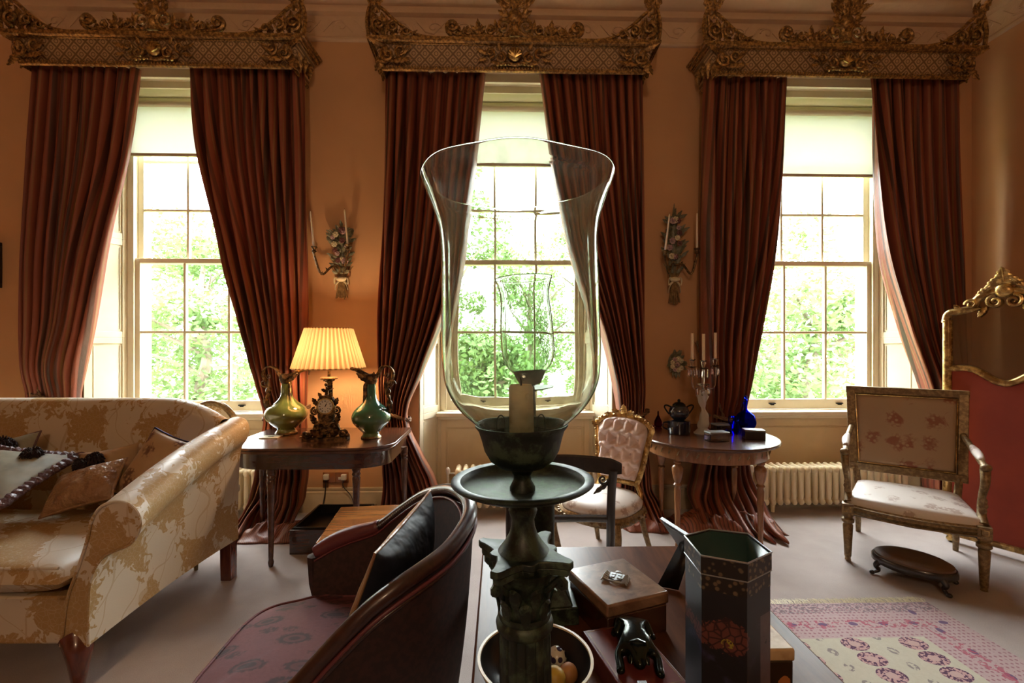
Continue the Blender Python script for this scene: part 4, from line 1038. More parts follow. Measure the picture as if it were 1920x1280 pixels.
# hexagonal lacquer tin
ZTn=H-375*.85/F; pts=[(1283,1004),(1330,992),(1402,1000),(1447,1035),(1402,1056),(1314,1041)]
R3=[PZ(x,y,ZTn) for x,y in pts]; o=sum(R3,Vector())/6
r=thing('lacquer_tin','tall six-sided black floral tin with open top, front right of the desk','tin',(o.x,o.y,ZD)); hz=ZTn-ZD
loc=[Vector((p.x-o.x,p.y-o.y,0)) for p in R3][::-1]
t=Mt('black_floral_lacquer',(.012,.012,.016),.22); x,y,z=t.xyz(); n=t.noise(40,4,.6); n2=t.noise(11,4,.6,1.5)
fx=(x+.03); fz=(z-.205); rr_=(fx*fx+fz*fz*1.6).sq(); petal=(rr_+(t.noise(38,4,.7)-.5)*.055).lt(.037)
pc=t.mix(t.vor(70,'DISTANCE_TO_EDGE').step(.02,.14),(.03,.010,.012),t.mix(t.noise(30,2),(.10,.025,.018),(.17,.06,.05)))
ctr=((fx-.002)*(fx-.002)+(fz+.012)*(fz+.012)).sq().lt(.009)
cc=t.mix(petal,t.mix(n2.step(.52,.72)*z.lt(.24),(.010,.010,.014),(.045,.04,.09)),pc); cc=t.mix(ctr*t.noise(220,2).gt(.52),cc,(.32,.27,.03))
# worn patch on the right hand face
worn=x.gt(.035)*z.gt(.07)*z.lt(.235)*(n+z*.2).gt(.38); cc=t.mix(worn*.8,cc,t.mix(n,(.07,.045,.05),(.17,.125,.14)))
t.set('Base Color',cc); t.set('Roughness',.42); M['tin']=t.m
t=Mt('gold_scale_band',(.10,.07,.04),.4,.3); x,y,z=t.xyz(); v=t.vor(95); t.set('Base Color',t.mix(v.step(.25,.45),(.17,.12,.07),(.025,.02,.018))); M['tin_band']=t.m
b=MB(); ins=[p*.92 for p in loc]
def ringp(P,z): return [Vector((p.x,p.y,z)) for p in P]
b.loft([ringp([p*.97 for p in loc],0),ringp([p*.97 for p in loc],hz-.045)],cap=False); b.f.append((5,4,3,2,1,0))
b.build('body',M['tin'],r,ang=20)
b=MB(); b.loft([ringp([p*.975 for p in loc],hz-.060),ringp([p*.975 for p in loc],hz-.032),ringp(loc,hz-.032),ringp(loc,hz)],cap=False); b.build('band',M['tin_band'],r,ang=20)
M['teal']=simple('dark_teal_enamel',(.012,.045,.042),.25)
b=MB(); b.loft([ringp(ins,.01),ringp([p*.95 for p in loc],hz-.002)],cap=False); b.f.append((0,1,2,3,4,5)); b.build('lining',M['teal'],r,ang=20,solid=.002)
b=MB(); b.tube(ringp(loc,hz),.0016,6,closed=True); b.tube(ringp([p*1.0 for p in loc],hz-.032),.0012,6,closed=True); b.build('rim',M['silver'],r)
# little parquetry box beyond the tin
ZL=.84; a=PZ(1447,1172,ZL); c_=PZ(1486,1212,ZL)
r=thing('small_painted_box','small gold topped box painted with an orange flower, beside the tall tin','box',(c_.x-.05,c_.y+.035,ZD))
M['box_gold']=simple('worn_gold_lid',(.55,.40,.22),.4,var=(16,(.35,.22,.10)))
t=Mt('painted_box',(.03,.018,.01),.3); x,y,z=t.xyz(); fx=x-.03; fz=z-.022; rr_=(fx*fx+fz*fz).sq()+(t.noise(60,3)-.5)*.012; t.set('Base Color',t.mix(rr_.lt(.012),(.03,.018,.01),(.42,.16,.05))); M['painted']=t.m
b=MB(); b.box(-.048,.048,-.04,.045,0,.064); b.build('body',M['painted'],r,bevel=.002)
b=MB(); b.box(-.051,.051,-.043,.048,.065,ZL-ZD); b.build('lid',M['box_gold'],r,bevel=.004)

# ------------------------------------------------------------------ upholstery helpers
def pillow_pts(w,h,t,side,crump=.0,seed=0,n=22):
    def f(u,v):
        a=2*u-1; c=2*v-1
        x=w/2*a*(.92+.08*c*c); y=h/2*c*(.92+.08*a*a)
        z=side*t/2*(max(0,1-a*a)*max(0,1-c*c))**.42
        if crump: q=noise.noise(Vector((x*14+seed,y*14,side*2+seed)))+.5*noise.noise(Vector((x*34+seed,y*30,side*2))); z+=side*crump*q*(1-a**4)*(1-c**4)
        return Vector((x,y,z))
    return f,n
def cushion(name,label,o,ex,ey,w,h,t,mf,mb_,mp=None,crump=.004,seed=0,group=None,pr=.006):
    """soft pillow with its own front, back and piping, laid along two edge directions"""
    ex=Vector(ex).normalized(); ey=Vector(ey); ey=(ey-ex*ey.dot(ex)).normalized(); nz=ex.cross(ey)
    r=thing(name,label,'cushion',tuple(o),0,group); r.rotation_mode='QUATERNION'
    r.rotation_quaternion=Matrix((ex,ey,nz)).transposed().to_quaternion()
    for nm,sd,mt in (('front',1,mf),('back',-1,mb_)):
        f,n=pillow_pts(w,h,(t if not isinstance(t,tuple) else t[0 if sd>0 else 1]),sd,crump,seed); b=MB(); b.grid(f,n*2,n*2)
        if sd<0: b.f=[tuple(reversed(q)) for q in b.f]
        b.build(nm,mt,r,ang=180)
    if mp:
        pts=[]; f,_=pillow_pts(w,h,.1,1)
        for k in range(80):
            s=k/20; i=int(s); u=s-i
            p=[(u,0),(1,u),(1-u,1),(0,1-u)][i]; pts.append(f(*p))
        b=MB(); b.tube(pts,pr,6,closed=True,up=(0,0,1)); b.build('piping',mp,r)
    return r
def sweep_sections(b, secs, n_along, n_prof):
    """secs: list of profile point lists (3d); smooth both ways"""
    rowsx=[cat(s,n_prof) for s in secs]
    m=len(rowsx[0]); out=[]
    for k in range(m): out.append(cat([rw[k] for rw in rowsx],n_along))
    L=len(out[0]); loops=[[out[k][j] for k in range(m)] for j in range(L)]
    b.loft(loops); return loops

# ------------------------------------------------------------------ damask sofa
c0=PZ(167,1210,.23); c1=PZ(438,1085,0); dy=(c1-c0); dy.z=0; ang=math.atan2(dy.y,dy.x)-pi/2
so=thing('sofa','cream and gold damask camel back sofa at the left edge','sofa',(c0.x,c0.y,0),ang)
Ld=dy.length+.05; SL=2.35
front=[(0,.23),(.0,.40),(.015,.52),(.07,.60),(.17,.645),(.212,.72),(.19,.79),(.125,.818),(.055,.80),(.015,.745),(-.005,.66),(-.04,.55),(-.085,.42),(-.11,.23)]
backp=[(0,.23),(.0,.45),(.005,.65),(.02,.80),(.055,.86),(.07,.92),(.055,.975),(.01,1.0),(-.05,.99),(-.09,.93),(-.11,.8),(-.12,.6),(-.13,.42),(-.13,.23)]
def arm_part(sgn,x0):
    b=MB(); secs=[]
    for v in (0,.04,.25,.5,.75,.97,1.0):
        k=v**.9; sh=.0 if 0<v<1 else 0
        secs.append([Vector((x0+sgn*((1-k)*f_[0]+k*g_[0]), v*Ld, (1-k)*f_[1]+k*g_[1]+.02*sin(pi*v))) for f_,g_ in zip(front,backp)])
    sweep_sections(b,secs,4,4); a=b.build('arm',M['damask'],so,ang=50)
    fr=[Vector((x0+sgn*p[0],-.004,p[1])) for p in front]
    b=MB(); b.tube(cat(fr,4),.006,6); b.build('piping',M['damask'],a)
arm_part(1,0); arm_part(-1,-SL)
def top_z(x):   # camel back line
    e=min(1,max(0,(-x)/.38)); e2=min(1,max(0,(x+SL)/.38)); return .985+.145*(1-(1-min(e,e2))**2)
b=MB()
def bf(u,v):
    x=-SL+.02+(SL-.04)*u; tz=top_z(x)
    P=[(.70,.40),(.74,.60),(.79,.80),(.83,tz-.12),(.84,tz-.03),(.88,tz+.003),(.94,tz-.01),(.975,tz-.07),(.985,.80),(.985,.23)]
    k=v*(len(P)-1); i=min(int(k),len(P)-2); t_=k-i
    p=[P[max(0,i-1)],P[i],P[i+1],P[min(len(P)-1,i+2)]]
    q=[.5*((2*p[1][j])+(-p[0][j]+p[2][j])*t_+(2*p[0][j]-5*p[1][j]+4*p[2][j]-p[3][j])*t_*t_+(-p[0][j]+3*p[1][j]-3*p[2][j]+p[3][j])*t_**3) for j in (0,1)]
    return Vector((x,q[0]*(Ld/1.0),q[1]))
b.grid(bf,50,46); b.build('backrest',M['damask'],so,ang=60)
b=MB(); b.box(-SL+.08,-.08,.005,Ld-.05,.23,.425); b.build('base',M['damask'],so,bevel=.012)
def seatf(sd):
    def f(u,v):
        a=2*u-1; c=2*v-1; x=-SL/2+(SL/2-.075)*a*1.0; y=.33+.36*c
        rim=(max(0,1-a**12)*max(0,1-c**8))**.35
        z=.505+sd*(.062*rim+ .028*(1-a*a)*(1-c*c)*(1 if sd>0 else 0))
        if sd>0: z+=.006*noise.noise(Vector((x*5,y*9,0)))*rim
        return Vector((x+.04*(c<0)*0,y-.02,z))
    return f
b=MB(); b.grid(seatf(1),90,30); st=b.v; b.build('seat_cushion',M['damask'],so,ang=180); sc_=COL.objects[-1]
b=MB(); b.grid(seatf(-1),60,20); b.f=[tuple(reversed(f)) for f in b.f]; b.build('seat_underside',M['damask'],so,ang=180)
b=MB(); b.tube([(-SL+.09,-.035,.562),(-.09,-.035,.562)],.006,6); b.tube([(-SL+.09,-.035,.442),(-.09,-.035,.442)],.006,6); b.build('piping',M['damask'],so)
def cab_leg(b,h,w,dirx,diry):
    pts=cat([(0,0,h),(dirx*.03,diry*.03,h*.8),(dirx*.018,diry*.018,h*.4),(dirx*.005,diry*.005,h*.15),(dirx*.03,diry*.03,.018)],5); n=len(pts)
    b.tube(pts,[w*(1.15-.75*sin(pi*.5*min(1,(i/(n-1))*1.25))) +(.004 if i>n-4 else 0) for i in range(n)],12,up=(1,0,0)); b.ell((dirx*.035,diry*.035,.016),(w*.75,w*.75,.016))
for (x,y,k) in ((-.08,.04,1),(-SL+.08,.04,-1)):
    b=MB(); b2_=MB(); cab_leg(b2_,.24,.055,k,-1); b.add([v+Vector((x,y,0)) for v in b2_.v],b2_.f); b.build('leg',M['leg_red'],so,ang=60)
for x in (-.035,-SL+.035):
    b=MB(); b.add([(x-.032,Ld-.075,0),(x+.032,Ld-.075,0),(x+.032,Ld-.01,0),(x-.032,Ld-.01,0),(x-.034,Ld-.08,.25),(x+.034,Ld-.08,.25),(x+.034,Ld-.01,.25),(x-.034,Ld-.01,.25)],[(3,2,1,0),(4,5,6,7),(0,1,5,4),(1,2,6,5),(2,3,7,6),(3,0,4,7)]); b.build('leg',M['leg_red'],so,bevel=.003)
# cushions on the sofa
o=PD(298,878,2.44); cf_=cushion('cushion','tan floral cushion with a blue silk back in the right corner of the sofa',o,(.93,-.10,-.30),(.25,.42,.86),.31,.36,.12,M['floral_brown'],M['blue_silk'],M['black'],.004,1,pr=.004)
cc_=COL.objects[-1]
def flap(root,w,h,t):
    f,_=pillow_pts(w,h,t,1)
    b=MB(); b.grid(lambda u,v:Vector((w/2*(2*u-1)*.985,h/2*(.92+.08*(2*u-1)**2)+.004-.0*v,.006-.075*v*sin(pi*min(1,max(0,u*1.0)))**.6+.012*sin(pi*u)*v)),30,6); b.build('blue_lip',M['blue_silk'],root,ang=180,solid=.003)
flap(cf_,.31,.36,.12)
o=PD(160,912,2.34); cushion('cushion','small crumpled gold satin cushion lying on the sofa seat',o,(.93,.1,.25),(-.30,.62,.55),.33,.24,.13,M['gold_satin'],M['gold_satin'],M['gold_satin'],.012,5)
o=PD(208,885,2.52); cushion('cushion','dark brown cushion wedged behind the crumpled gold one',o,(.75,.5,.1),(-.25,.35,.9),.26,.28,.10,M['floral_brown'],M['floral_brown'],None,.005,8)
P1=PD(132,856,2.48); P2=PD(6,946,2.08); e1=P1-P2; e2=Vector((-.96,-.12,.12)); o=(P1+P2)/2+e2*.19; rc=cushion('ruched_cushion','olive velvet cushion with a plum ruched border, leaning towards the left edge',o,-e2,e1,.40,e1.length*1.05,.10,M['olive'],M['olive'],None,.003,3)
f,_=pillow_pts(.40,e1.length*1.05,.1,1); pts=[f(*[(u,0),(1,u),(1-u,1),(0,1-u)][i]) for i in range(4) for u in [k/36 for k in range(36)]]
b=MB(); b.tube([p*1.0+Vector((0,0,.004*sin(k*2.2))) for k,p in enumerate(pts)],[.026+.005*sin(k*2.2) for k in range(len(pts))],10,closed=True,up=(0,0,1),flat=.7); b.build('ruched_border',M['plum'],rc,ang=180)
o=PD(-12,872,2.52); cu=cushion('tasselled_cushion','pale sage cushion with dark plum tassels, cut by the left edge',o,(.95,.1,.22),(-.1,.5,.8),.40,.30,.12,M['pale_green'],M['pale_green'],M['plum'],.005,4)
def tassel(root,px,py,d,r_,sd):
    p=PD(px,py,d); inv=root.matrix_basis.inverted(); b=MB(); rnd=random.Random(sd)
    b.ell((0,0,0),(r_*.75,r_*.6,r_*.5))
    for k in range(150):
        v=Vector((rnd.gauss(0,1),rnd.gauss(0,.7),rnd.gauss(0,.8))).normalized()*r_*(.7+.4*rnd.random()); b.tube([v*.3,v*.8+Vector((0,0,.003)),v*.95-Vector((0,0,r_*.2))],[.005,.0045,.002],4)
    o=b.build('tassel',M['tassel'],root); q=root.rotation_quaternion.inverted(); o.rotation_mode='QUATERNION'; o.rotation_quaternion=q; o.location=q@(p-root.location)
bpy.context.view_layer.update()
tassel(cu,60,852,2.38,.05,1); tassel(cu,8,832,2.5,.055,2)
tassel(rc,176,862,2.45,.05,3); tassel(rc,148,870,2.40,.035,4)

# ------------------------------------------------------------------ oval backed chair showing above the far end of the sofa
p=PD(404,768,3.34); oc=thing('oval_back_chair','grey gilt chair behind the sofa, only the top of its oval back showing','chair',(p.x-.02,p.y,0),radians(-12))
b=MB(); pts=[(.21*cos(a),0,.82+.215*sin(a)) for a in [2*pi*k/36 for k in range(36)]]; b.tube(pts,.02,8,closed=True,up=(0,1,0)); b.tube([(x*.93,-.012,.82+(z-.82)*.93) for x,_,z in pts],.006,6,closed=True); b.build('back_frame',M['gilt_pale'],oc)
b=MB(); b.lathe([(.001,.0),(.19,.0),(.196,.012),(.15,.03),(.001,.045)],36,T(0,.01,.82)@R(pi/2,'X')); b.build('back_pad',M['damask'],oc)
b=MB(); b.box(-.24,.24,-.38,.0,.40,.46); b.build('seat',M['damask'],oc,bevel=.02)
for (x,y) in ((-.2,-.34),(.2,-.34),(-.18,-.02),(.18,-.02)): b=MB(); b.lathe([(.012,0),(.02,.30),(.026,.36),(.02,.40)],12,T(x,y,0)); b.build('leg',M['gilt_pale'],oc)
b=MB(); [b.tube([(s*.16,0,.44),(s*.17,0,.74)],.014,8) for s in (-1,1)]; b.build('back_stile',M['gilt_pale'],oc)

# ------------------------------------------------------------------ brown tub armchair in the foreground
R_=[(590,1036,1.86),(625,1017,1.88),(665,1001,1.88),(712,985,1.87),(750,958,1.83),(790,931,1.76),(820,920,1.68),(850,919,1.57),(873,934,1.46),(882,960,1.36),(868,994,1.28),(838,1032,1.20),(798,1064,1.14),(745,1101,1.09),(690,1145,1.06),(640,1195,1.04),(590,1250,1.03),(540,1300,1.02),(470,1330,1.02),(380,1350,1.03)]
rail=[PD(*q) for q in R_]; fine=cat(rail,6); N_=len(fine)
cen=Vector((-.50,1.45,0)); tub=thing('tub_armchair','brown upholstered tub armchair with show-wood rail and paisley seat, seen from behind','armchair',(cen.x,cen.y,0))
def loc_(p): return Vector((p.x-cen.x,p.y-cen.y,p.z))
fl_=[loc_(p) for p in fine]
inn=[]
for i,p in enumerate(fl_):
    a=fl_[max(0,i-1)]; c=fl_[min(N_-1,i+1)]; t_=(c-a); t_.z=0; n=Vector((-t_.y,t_.x,0)).normalized()
    if n.dot(Vector((-p.x,-p.y,0)))<0: n=-n
    inn.append(n)
lo,hi=18,92
b=MB(); b.tube([p+Vector((0,0,0)) for p in fl_[lo:hi+22]],[.021]*(hi+22-lo),12,up=(0,0,1)); b.tube([p-inn[i+lo]*.012+Vector((0,0,-.040)) for i,p in enumerate(fl_[lo:hi+22])],.006,6); b.build('show_wood_rail',M['tub_wood'],tub,ang=180)
for nm,(i0,i1) in (('arm_pad',(0,19)),):
    b=MB(); seg=fl_[i0:i1]; b.tube([p+Vector((0,0,.0)) for p in seg],[.022+.014*sin(pi*(k+1)/(len(seg)+1)) for k in range(len(seg))],12,up=(0,0,1)); b.build(nm,M['arm_pad'],tub,ang=180)
b=MB()
def shell(off,zb,taper):
    def f(u,v):
        k=u*(N_-1); i=min(int(k),N_-2); t_=k-i; p=fl_[i].lerp(fl_[i+1],t_); n=inn[i]
        zz=p.z-.018; z=zz+(zb-zz)*v
        return Vector((p.x,p.y,0))+n*(off+taper*v)+Vector((0,0,z))+n*(.012*sin(pi*v)*(1 if off>.02 else -1))
    return f
b.grid(shell(-.010,.27,.075),N_,14); b.build('outer_back',M['tub_cloth'],tub,ang=180)
b=MB(); b.grid(shell(.024,.40,.05),N_,14); b.build('inner_back',M['tub_cloth'],tub,ang=180)
b=MB(); b.tube([p-inn[i]*.016+Vector((0,0,-.028)) for i,p in enumerate(fl_)],.0055,6); b.tube([p+inn[i]*.026+Vector((0,0,-.022)) for i,p in enumerate(fl_)],.005,6); b.build('gimp_braid',M['arm_pad'],tub,ang=180)
b=MB(); acc=0
for i in range(lo,hi+20):
    for t_ in (0,.5):
        p=fl_[i].lerp(fl_[i+1],t_)+inn[i]*.020+Vector((0,0,.004)); b.ell(p,.0042,6,4)
b.build('nail_trim',M['silver'],tub)
# arm fronts
for i0,nm in ((0,'arm_front'),(N_-1,'arm_front')):
    p=fl_[i0]; b=MB(); b.tube([p+Vector((0,0,-.01)),Vector((p.x+.005,p.y,.5)),Vector((p.x+.03,p.y,.40)),Vector((p.x+.02,p.y,.30))],[.03,.028,.03,.034],8); b.build(nm,M['tub_cloth'],tub)
vis=[(640,1119),(600,1118),(560,1127),(520,1136),(490,1149),(462,1170),(440,1193),(400,1240),(365,1282),(345,1325)]
poly=[PZ(x,y,.47) for x,y in vis]+[Vector((-.90,1.12,.47)),Vector((-.80,1.07,.47)),Vector((-.55,1.08,.47)),Vector((-.33,1.13,.47)),Vector((-.22,1.28,.47)),Vector((-.20,1.48,.47)),Vector((-.27,1.68,.47)),Vector((-.40,1.78,.47)),Vector((-.50,1.81,.47))]
poly=[Vector((p.x-cen.x,p.y-cen.y,.47)) for p in poly]; pc_=cat(poly+[poly[0]],4)[:-1]; ce=sum(pc_,Vector())/len(pc_)
b=MB()
def sf(u,v):
    p=pc_[int(round(u*len(pc_)))%len(pc_)]; rr=1-v; q=ce.lerp(p,min(1,rr*1.0)); return Vector((q.x,q.y,.47+.045*(1-rr**2.2)))
def sf2(u,v):
    p=pc_[int(round(u*len(pc_)))%len(pc_)]; k=[(.97,.34),(1.0,.36),(1.015,.41),(1.012,.455),(1.0,.47)]; a=k[int(round(v*4))]; q=ce.lerp(p,a[0]); return Vector((q.x,q.y,a[1]))
b.grid(sf,len(pc_),16,cu=True); b.grid(sf2,len(pc_),5,cu=True); b.tube([ce.lerp(p,1.008)+Vector((0,0,.002)) for p in pc_],.005,6,closed=True); b.build('seat',M['paisley'],tub,ang=180)
b=MB(); b.tube([ce.lerp(p,.97)+Vector((0,0,-.14)) for p in pc_],.022,8,closed=True); b.build('seat_rail',M['tub_wood'],tub)
for (x,y) in ((-.80,1.78),(-.85,1.12),(-.28,1.20),(-.32,1.66)):
    b=MB(); b.tube([(x-cen.x,y-cen.y,.34),(x-cen.x-.01,y-cen.y,.15),(x-cen.x-.0,y-cen.y,0)],[.03,.022,.016],10); b.build('leg',M['tub_wood'],tub)
# black and gold cushion
Tt=PD(801,925,1.60); Bc=PD(697,1128,1.44); Rr=PD(716,1022,1.26)
ex=(Rr-Tt); ey=(Tt-Bc); o=(Bc+Rr)/2
cushion('silk_cushion','black silk cushion with a gold face, standing in the tub armchair',o+Vector((.022,0.01,.0)),ex,ey,ex.length*1.12,ey.length*1.08,(.06,.23),M['gold_silk'],M['black_silk'],M['gold_silk'],.006,7,pr=.004)

# ------------------------------------------------------------------ card table with rounded front corners
ZC1=.79
r=thing('card_table','dark mahogany card table with rounded corners against the wall, carrying the lit lamp','table',(-1.28,3.40,0))
def W2(p): return Vector((p[0],p[1]))
xl=PY(462,812,3.35).x; xr=PY(766,803,3.6).x
def dshape(g=0):
    x0=xl+1.28+g; x1=xr+1.28-g; y0=2.98-3.40+g; y1=3.72-3.40-g; rr=.26; P=[]
    for k in range(9): a=pi+pi/2*k/8; P.append((x0+rr+rr*cos(a),y0+rr+rr*.75*sin(a)-rr*.25+.065*0))
    for k in range(9): a=1.5*pi+pi/2*k/8; P.append((x1-rr+rr*cos(a),y0+rr+rr*.75*sin(a)-rr*.25))
    P=[(x,y) for x,y in P]; P+= [(x1,y1),(x0,y1)]
    return P
b=MB(); b.prism(dshape(0),ZC1-.018,ZC1); b.prism(dshape(.004),ZC1-.040,ZC1-.020); b.build('top',M['card_table'],r,bevel=.004)
b=MB(); b.prism(dshape(.035),ZC1-.145,ZC1-.040); b.build('apron',M['mahogany'],r,bevel=.002)
fl4=[PZ(508,1062,0),PY(668,945,3.12),PY(758,900,3.60),PY(492,900,3.62)]
for p in fl4:
    x,y=p.x+1.28,p.y-3.40; b=MB(); b.lathe([(.012,0),(.017,.015),(.019,.03),(.014,.05),(.0155,.07),(.024,.50),(.027,.56),(.022,.57),(.029,.585),(.023,.60),(.029,.615),(.026,.63),(.027,.66)],20,T(x,y,0),fl=lambda a,z:1-.05*(z<.54)*(z>.08)*(sin(a*6)>0)); b.build('leg',M['card_table'],r,ang=30)

# ewers
def ewer(name,label,px,pyfoot,px_sp,mt,sgn,rbody,h,yd=None):
    p=PZ(px,pyfoot,ZC1); r=thing(name,label,'ewer',(p.x,p.y,ZC1),0,'pair of green ewers on the card table')
    k=h/.50; q=rbody
    b=MB(); pr=cat([(q*.42,.008,0),(q*.50,.012,0),(q*.42,.035,0),(q*.60,.06,0),(q*.95,.12*k,0),(q,.165*k,0),(q*.85,.21*k,0),(q*.50,.255*k,0),(q*.28,.30*k,0),(q*.24,.36*k,0),(q*.22,.41*k,0),(q*.26,.43*k,0)],4); b.lathe([(v.x,v.y) for v in pr],40); b.build('body',mt,r)
    b=MB(); b.lathe([(q*.50,0),(q*.53,.004),(q*.50,.014),(q*.44,.02)],32); b.build('foot_ring',M['brass_dark'],r)
    # bronze spout collar
    b=MB(); b.lathe([(q*.24,.40*k),(q*.32,.425*k),(q*.30,.45*k),(q*.36,.475*k)],20)
    b.tube(cat([(sgn*q*.0,0,.44*k),(sgn*q*.35,0,.47*k),(sgn*q*.75,0,.505*k),(sgn*q*1.0,0,.51*k)],5),[q*.34-.0*i for i in range(3)]+[q*(.30-.015*i) for i in range(13)],10,flat=.55,up=(0,0,1))
    b.ell((sgn*q*1.0,0,.515*k),(q*.12,q*.10,q*.09)); leaf(b,(sgn*q*.2,-q*.2,.42*k),(sgn*q*.7,-q*.22,.49*k),.02,.3,3); leaf(b,(-sgn*q*.1,-q*.2,.42*k),(-sgn*q*.25,-q*.25,.50*k),.018,.3,3)
    for j in range(4): leaf(b,(sgn*q*.2,-q*.15,.42*k-.02*j),(sgn*q*.34,-q*.2,.36*k-.03*j),.014,.3,2)
    b.build('spout',M['clock_bronze'],r)
    # handle: figure-like scrolls on the other side
    s=-sgn; b=MB()
    b.tube(cat([(s*q*.25,0,.44*k),(s*q*.55,0,.52*k),(s*q*.95,0,.53*k),(s*q*1.15,0,.48*k),(s*q*1.02,0,.41*k),(s*q*.80,0,.36*k),(s*q*.95,0,.29*k),(s*q*1.0,0,.23*k),(s*q*.88,0,.19*k)],5),[.010+.004*sin(i*.5) for i in range(41)],8)
    scroll(b,(s*q*1.06,0,.40*k),.030,1.3,0,s,.008); scroll(b,(s*q*.84,0,.46*k),.022,1.3,pi,-s,.006); leaf(b,(s*q*.95,0,.18*k),(s*q*1.0,-.02,.30*k),.022,.2,3); leaf(b,(s*q*.84,-.01,.34*k),(s*q*.80,-.02,.44*k),.016,.2,3)
    b.ell((s*q*.98,0,.25*k),(.02,.018,.03)); b.ell((s*q*.92,0,.34*k),(.016,.014,.024))
    b.build('handle',M['clock_bronze'],r); return r
ewer('ewer','olive green glazed ewer with bronze spout and handle, left of the clock',537,812,570,M['olive_glaze'],1,.150,.47)
ewer('ewer','dark green glazed ewer with bronze spout and handle, right of the lamp',696,820,650,M['green_glaze'],-1,.135,.48)
# ornate clock
p=PZ(606,826,ZC1); r=thing('mantel_clock','ornate bronze rococo clock with a white dial between the two ewers','clock',(p.x,p.y+.06,ZC1),radians(8))
g=M['clock_bronze']; rnd=random.Random(3)
b=MB(); 
for k in range(46):
    a=rnd.random()*2*pi; q=rnd.random()**.5; b.ell((cos(a)*q*.145,sin(a)*q*.055,.012+.05*(1-q)*rnd.random()+.012),(.026,.020,.014),9,6)
for s in (-1,1):
    leaf(b,(s*.05,-.03,.02),(s*.17,-.04,.035),.03,.3,4); scroll(b,(s*.12,-.05,.045),.03,1.4,0,s,.010); leaf(b,(s*.04,-.05,.03),(s*.09,-.07,.085),.025,.3,3)
b.prism([(-.15,-.06),(.15,-.06),(.16,0),(.14,.06),(-.14,.06),(-.16,0)],0,.02); b.build('base',g,r)
b=MB(); b.loft([[Vector((w*cos(a),.038*sin(a),z)) for a in [2*pi*k/16 for k in range(16)]] for w,z in ((.10,.05),(.085,.10),(.055,.13),(.062,.17),(.070,.22),(.062,.28),(.03,.31))])
for s in (-1,1):
    leaf(b,(s*.06,-.02,.10),(s*.10,-.03,.19),.022,.3,4); scroll(b,(s*.072,-.02,.20),.028,1.5,pi/2,-s,.009); leaf(b,(s*.06,-.02,.24),(s*.085,-.03,.30),.018,.3,3); scroll(b,(s*.05,-.03,.10),.025,1.4,0,s,.009)
    leaf(b,(s*.02,-.03,.28),(s*.045,-.04,.34),.015,.4,3)
for k in range(24): b.ell((rnd.uniform(-.08,.08),-.035,rnd.uniform(.05,.13)),(.012,.010,.010),7,5)
b.build('case',g,r)
b=MB(); b.tube([(0,0,.30),(.005,0,.34),(.0,0,.37)],[.016,.012,.006],8); b.ell((.0,-.01,.385),(.012,.011,.014)); leaf(b,(0,0,.34),(.035,-.02,.375),.012,.4,3); leaf(b,(0,0,.33),(-.03,-.02,.36),.014,.4,3); b.tube([(.0,0,.36),(.03,-.015,.345),(.05,-.01,.36)],[.006,.005,.004],6); b.build('finial_figure',g,r)
dz=.235; b=MB(); b.lathe([(.001,.040),(.046,.040),(.050,.036),(.050,.03)],40,T(0,0,dz)@R(pi/2,'X')); d_=b.build('dial',simple('enamel_dial',(.72,.68,.60),.3),r)
b=MB(); b.tube([(.053*cos(a),-.036,dz+.053*sin(a)) for a in [2*pi*k/32 for k in range(32)]],.005,6,closed=True); b.build('bezel',M['gilt_bright'],r)
b=MB()
for h in range(12):   # roman hour strokes
    a=pi/2-h*pi/6; n=(3,1,2,3,2,2,2,3,3,2,2,2)[h]
    for j in range(n):
        o=(j-(n-1)/2)*.0042; u=Vector((cos(a),0,sin(a))); w=Vector((-sin(a),0,cos(a))); A=u*.031+w*o; B=u*.042+w*o
        b.tube([(A.x,-.0405,dz+A.z),(B.x,-.0405,dz+B.z)],.0011,4)
b.build('numerals',M['wick'],d_)
b=MB()
for a,L,w in ((pi/2-2*pi*(.5+.04)/12*2,.022,.0018),(pi/2-2*pi*.055,.034,.0013)): b.tube([(0,-.0425,dz),(L*cos(a),-.0425,dz+L*sin(a))],[w*1.4,w*.6],4)
b.ell((0,-.043,dz),(.003,.001,.003)); 
b.build('hands',M['wick'],d_); b=MB()
for s in (-1,1): b.ell((s*.018,-.041,dz-.014),(.0032,.001,.0032))
b.build('winding_holes',M['wick'],d_)
# small wooden tile
p=PZ(508,820,ZC1); o=tag(MB().box(-.065,.065,-.045,.045,0,.008).build('coaster',M['petal_cream'],None,bevel=.002),'small flat cream card with a dark motif at the left end of the card table','coaster'); o.location=(p.x,p.y,ZC1)
b=MB(); b.lathe([(.022,.0),(.022,.0014),(.001,.0016)],20,T(0,0,.0081)@S(1,.6,1)); b.build('motif',M['brass_dark'],o)
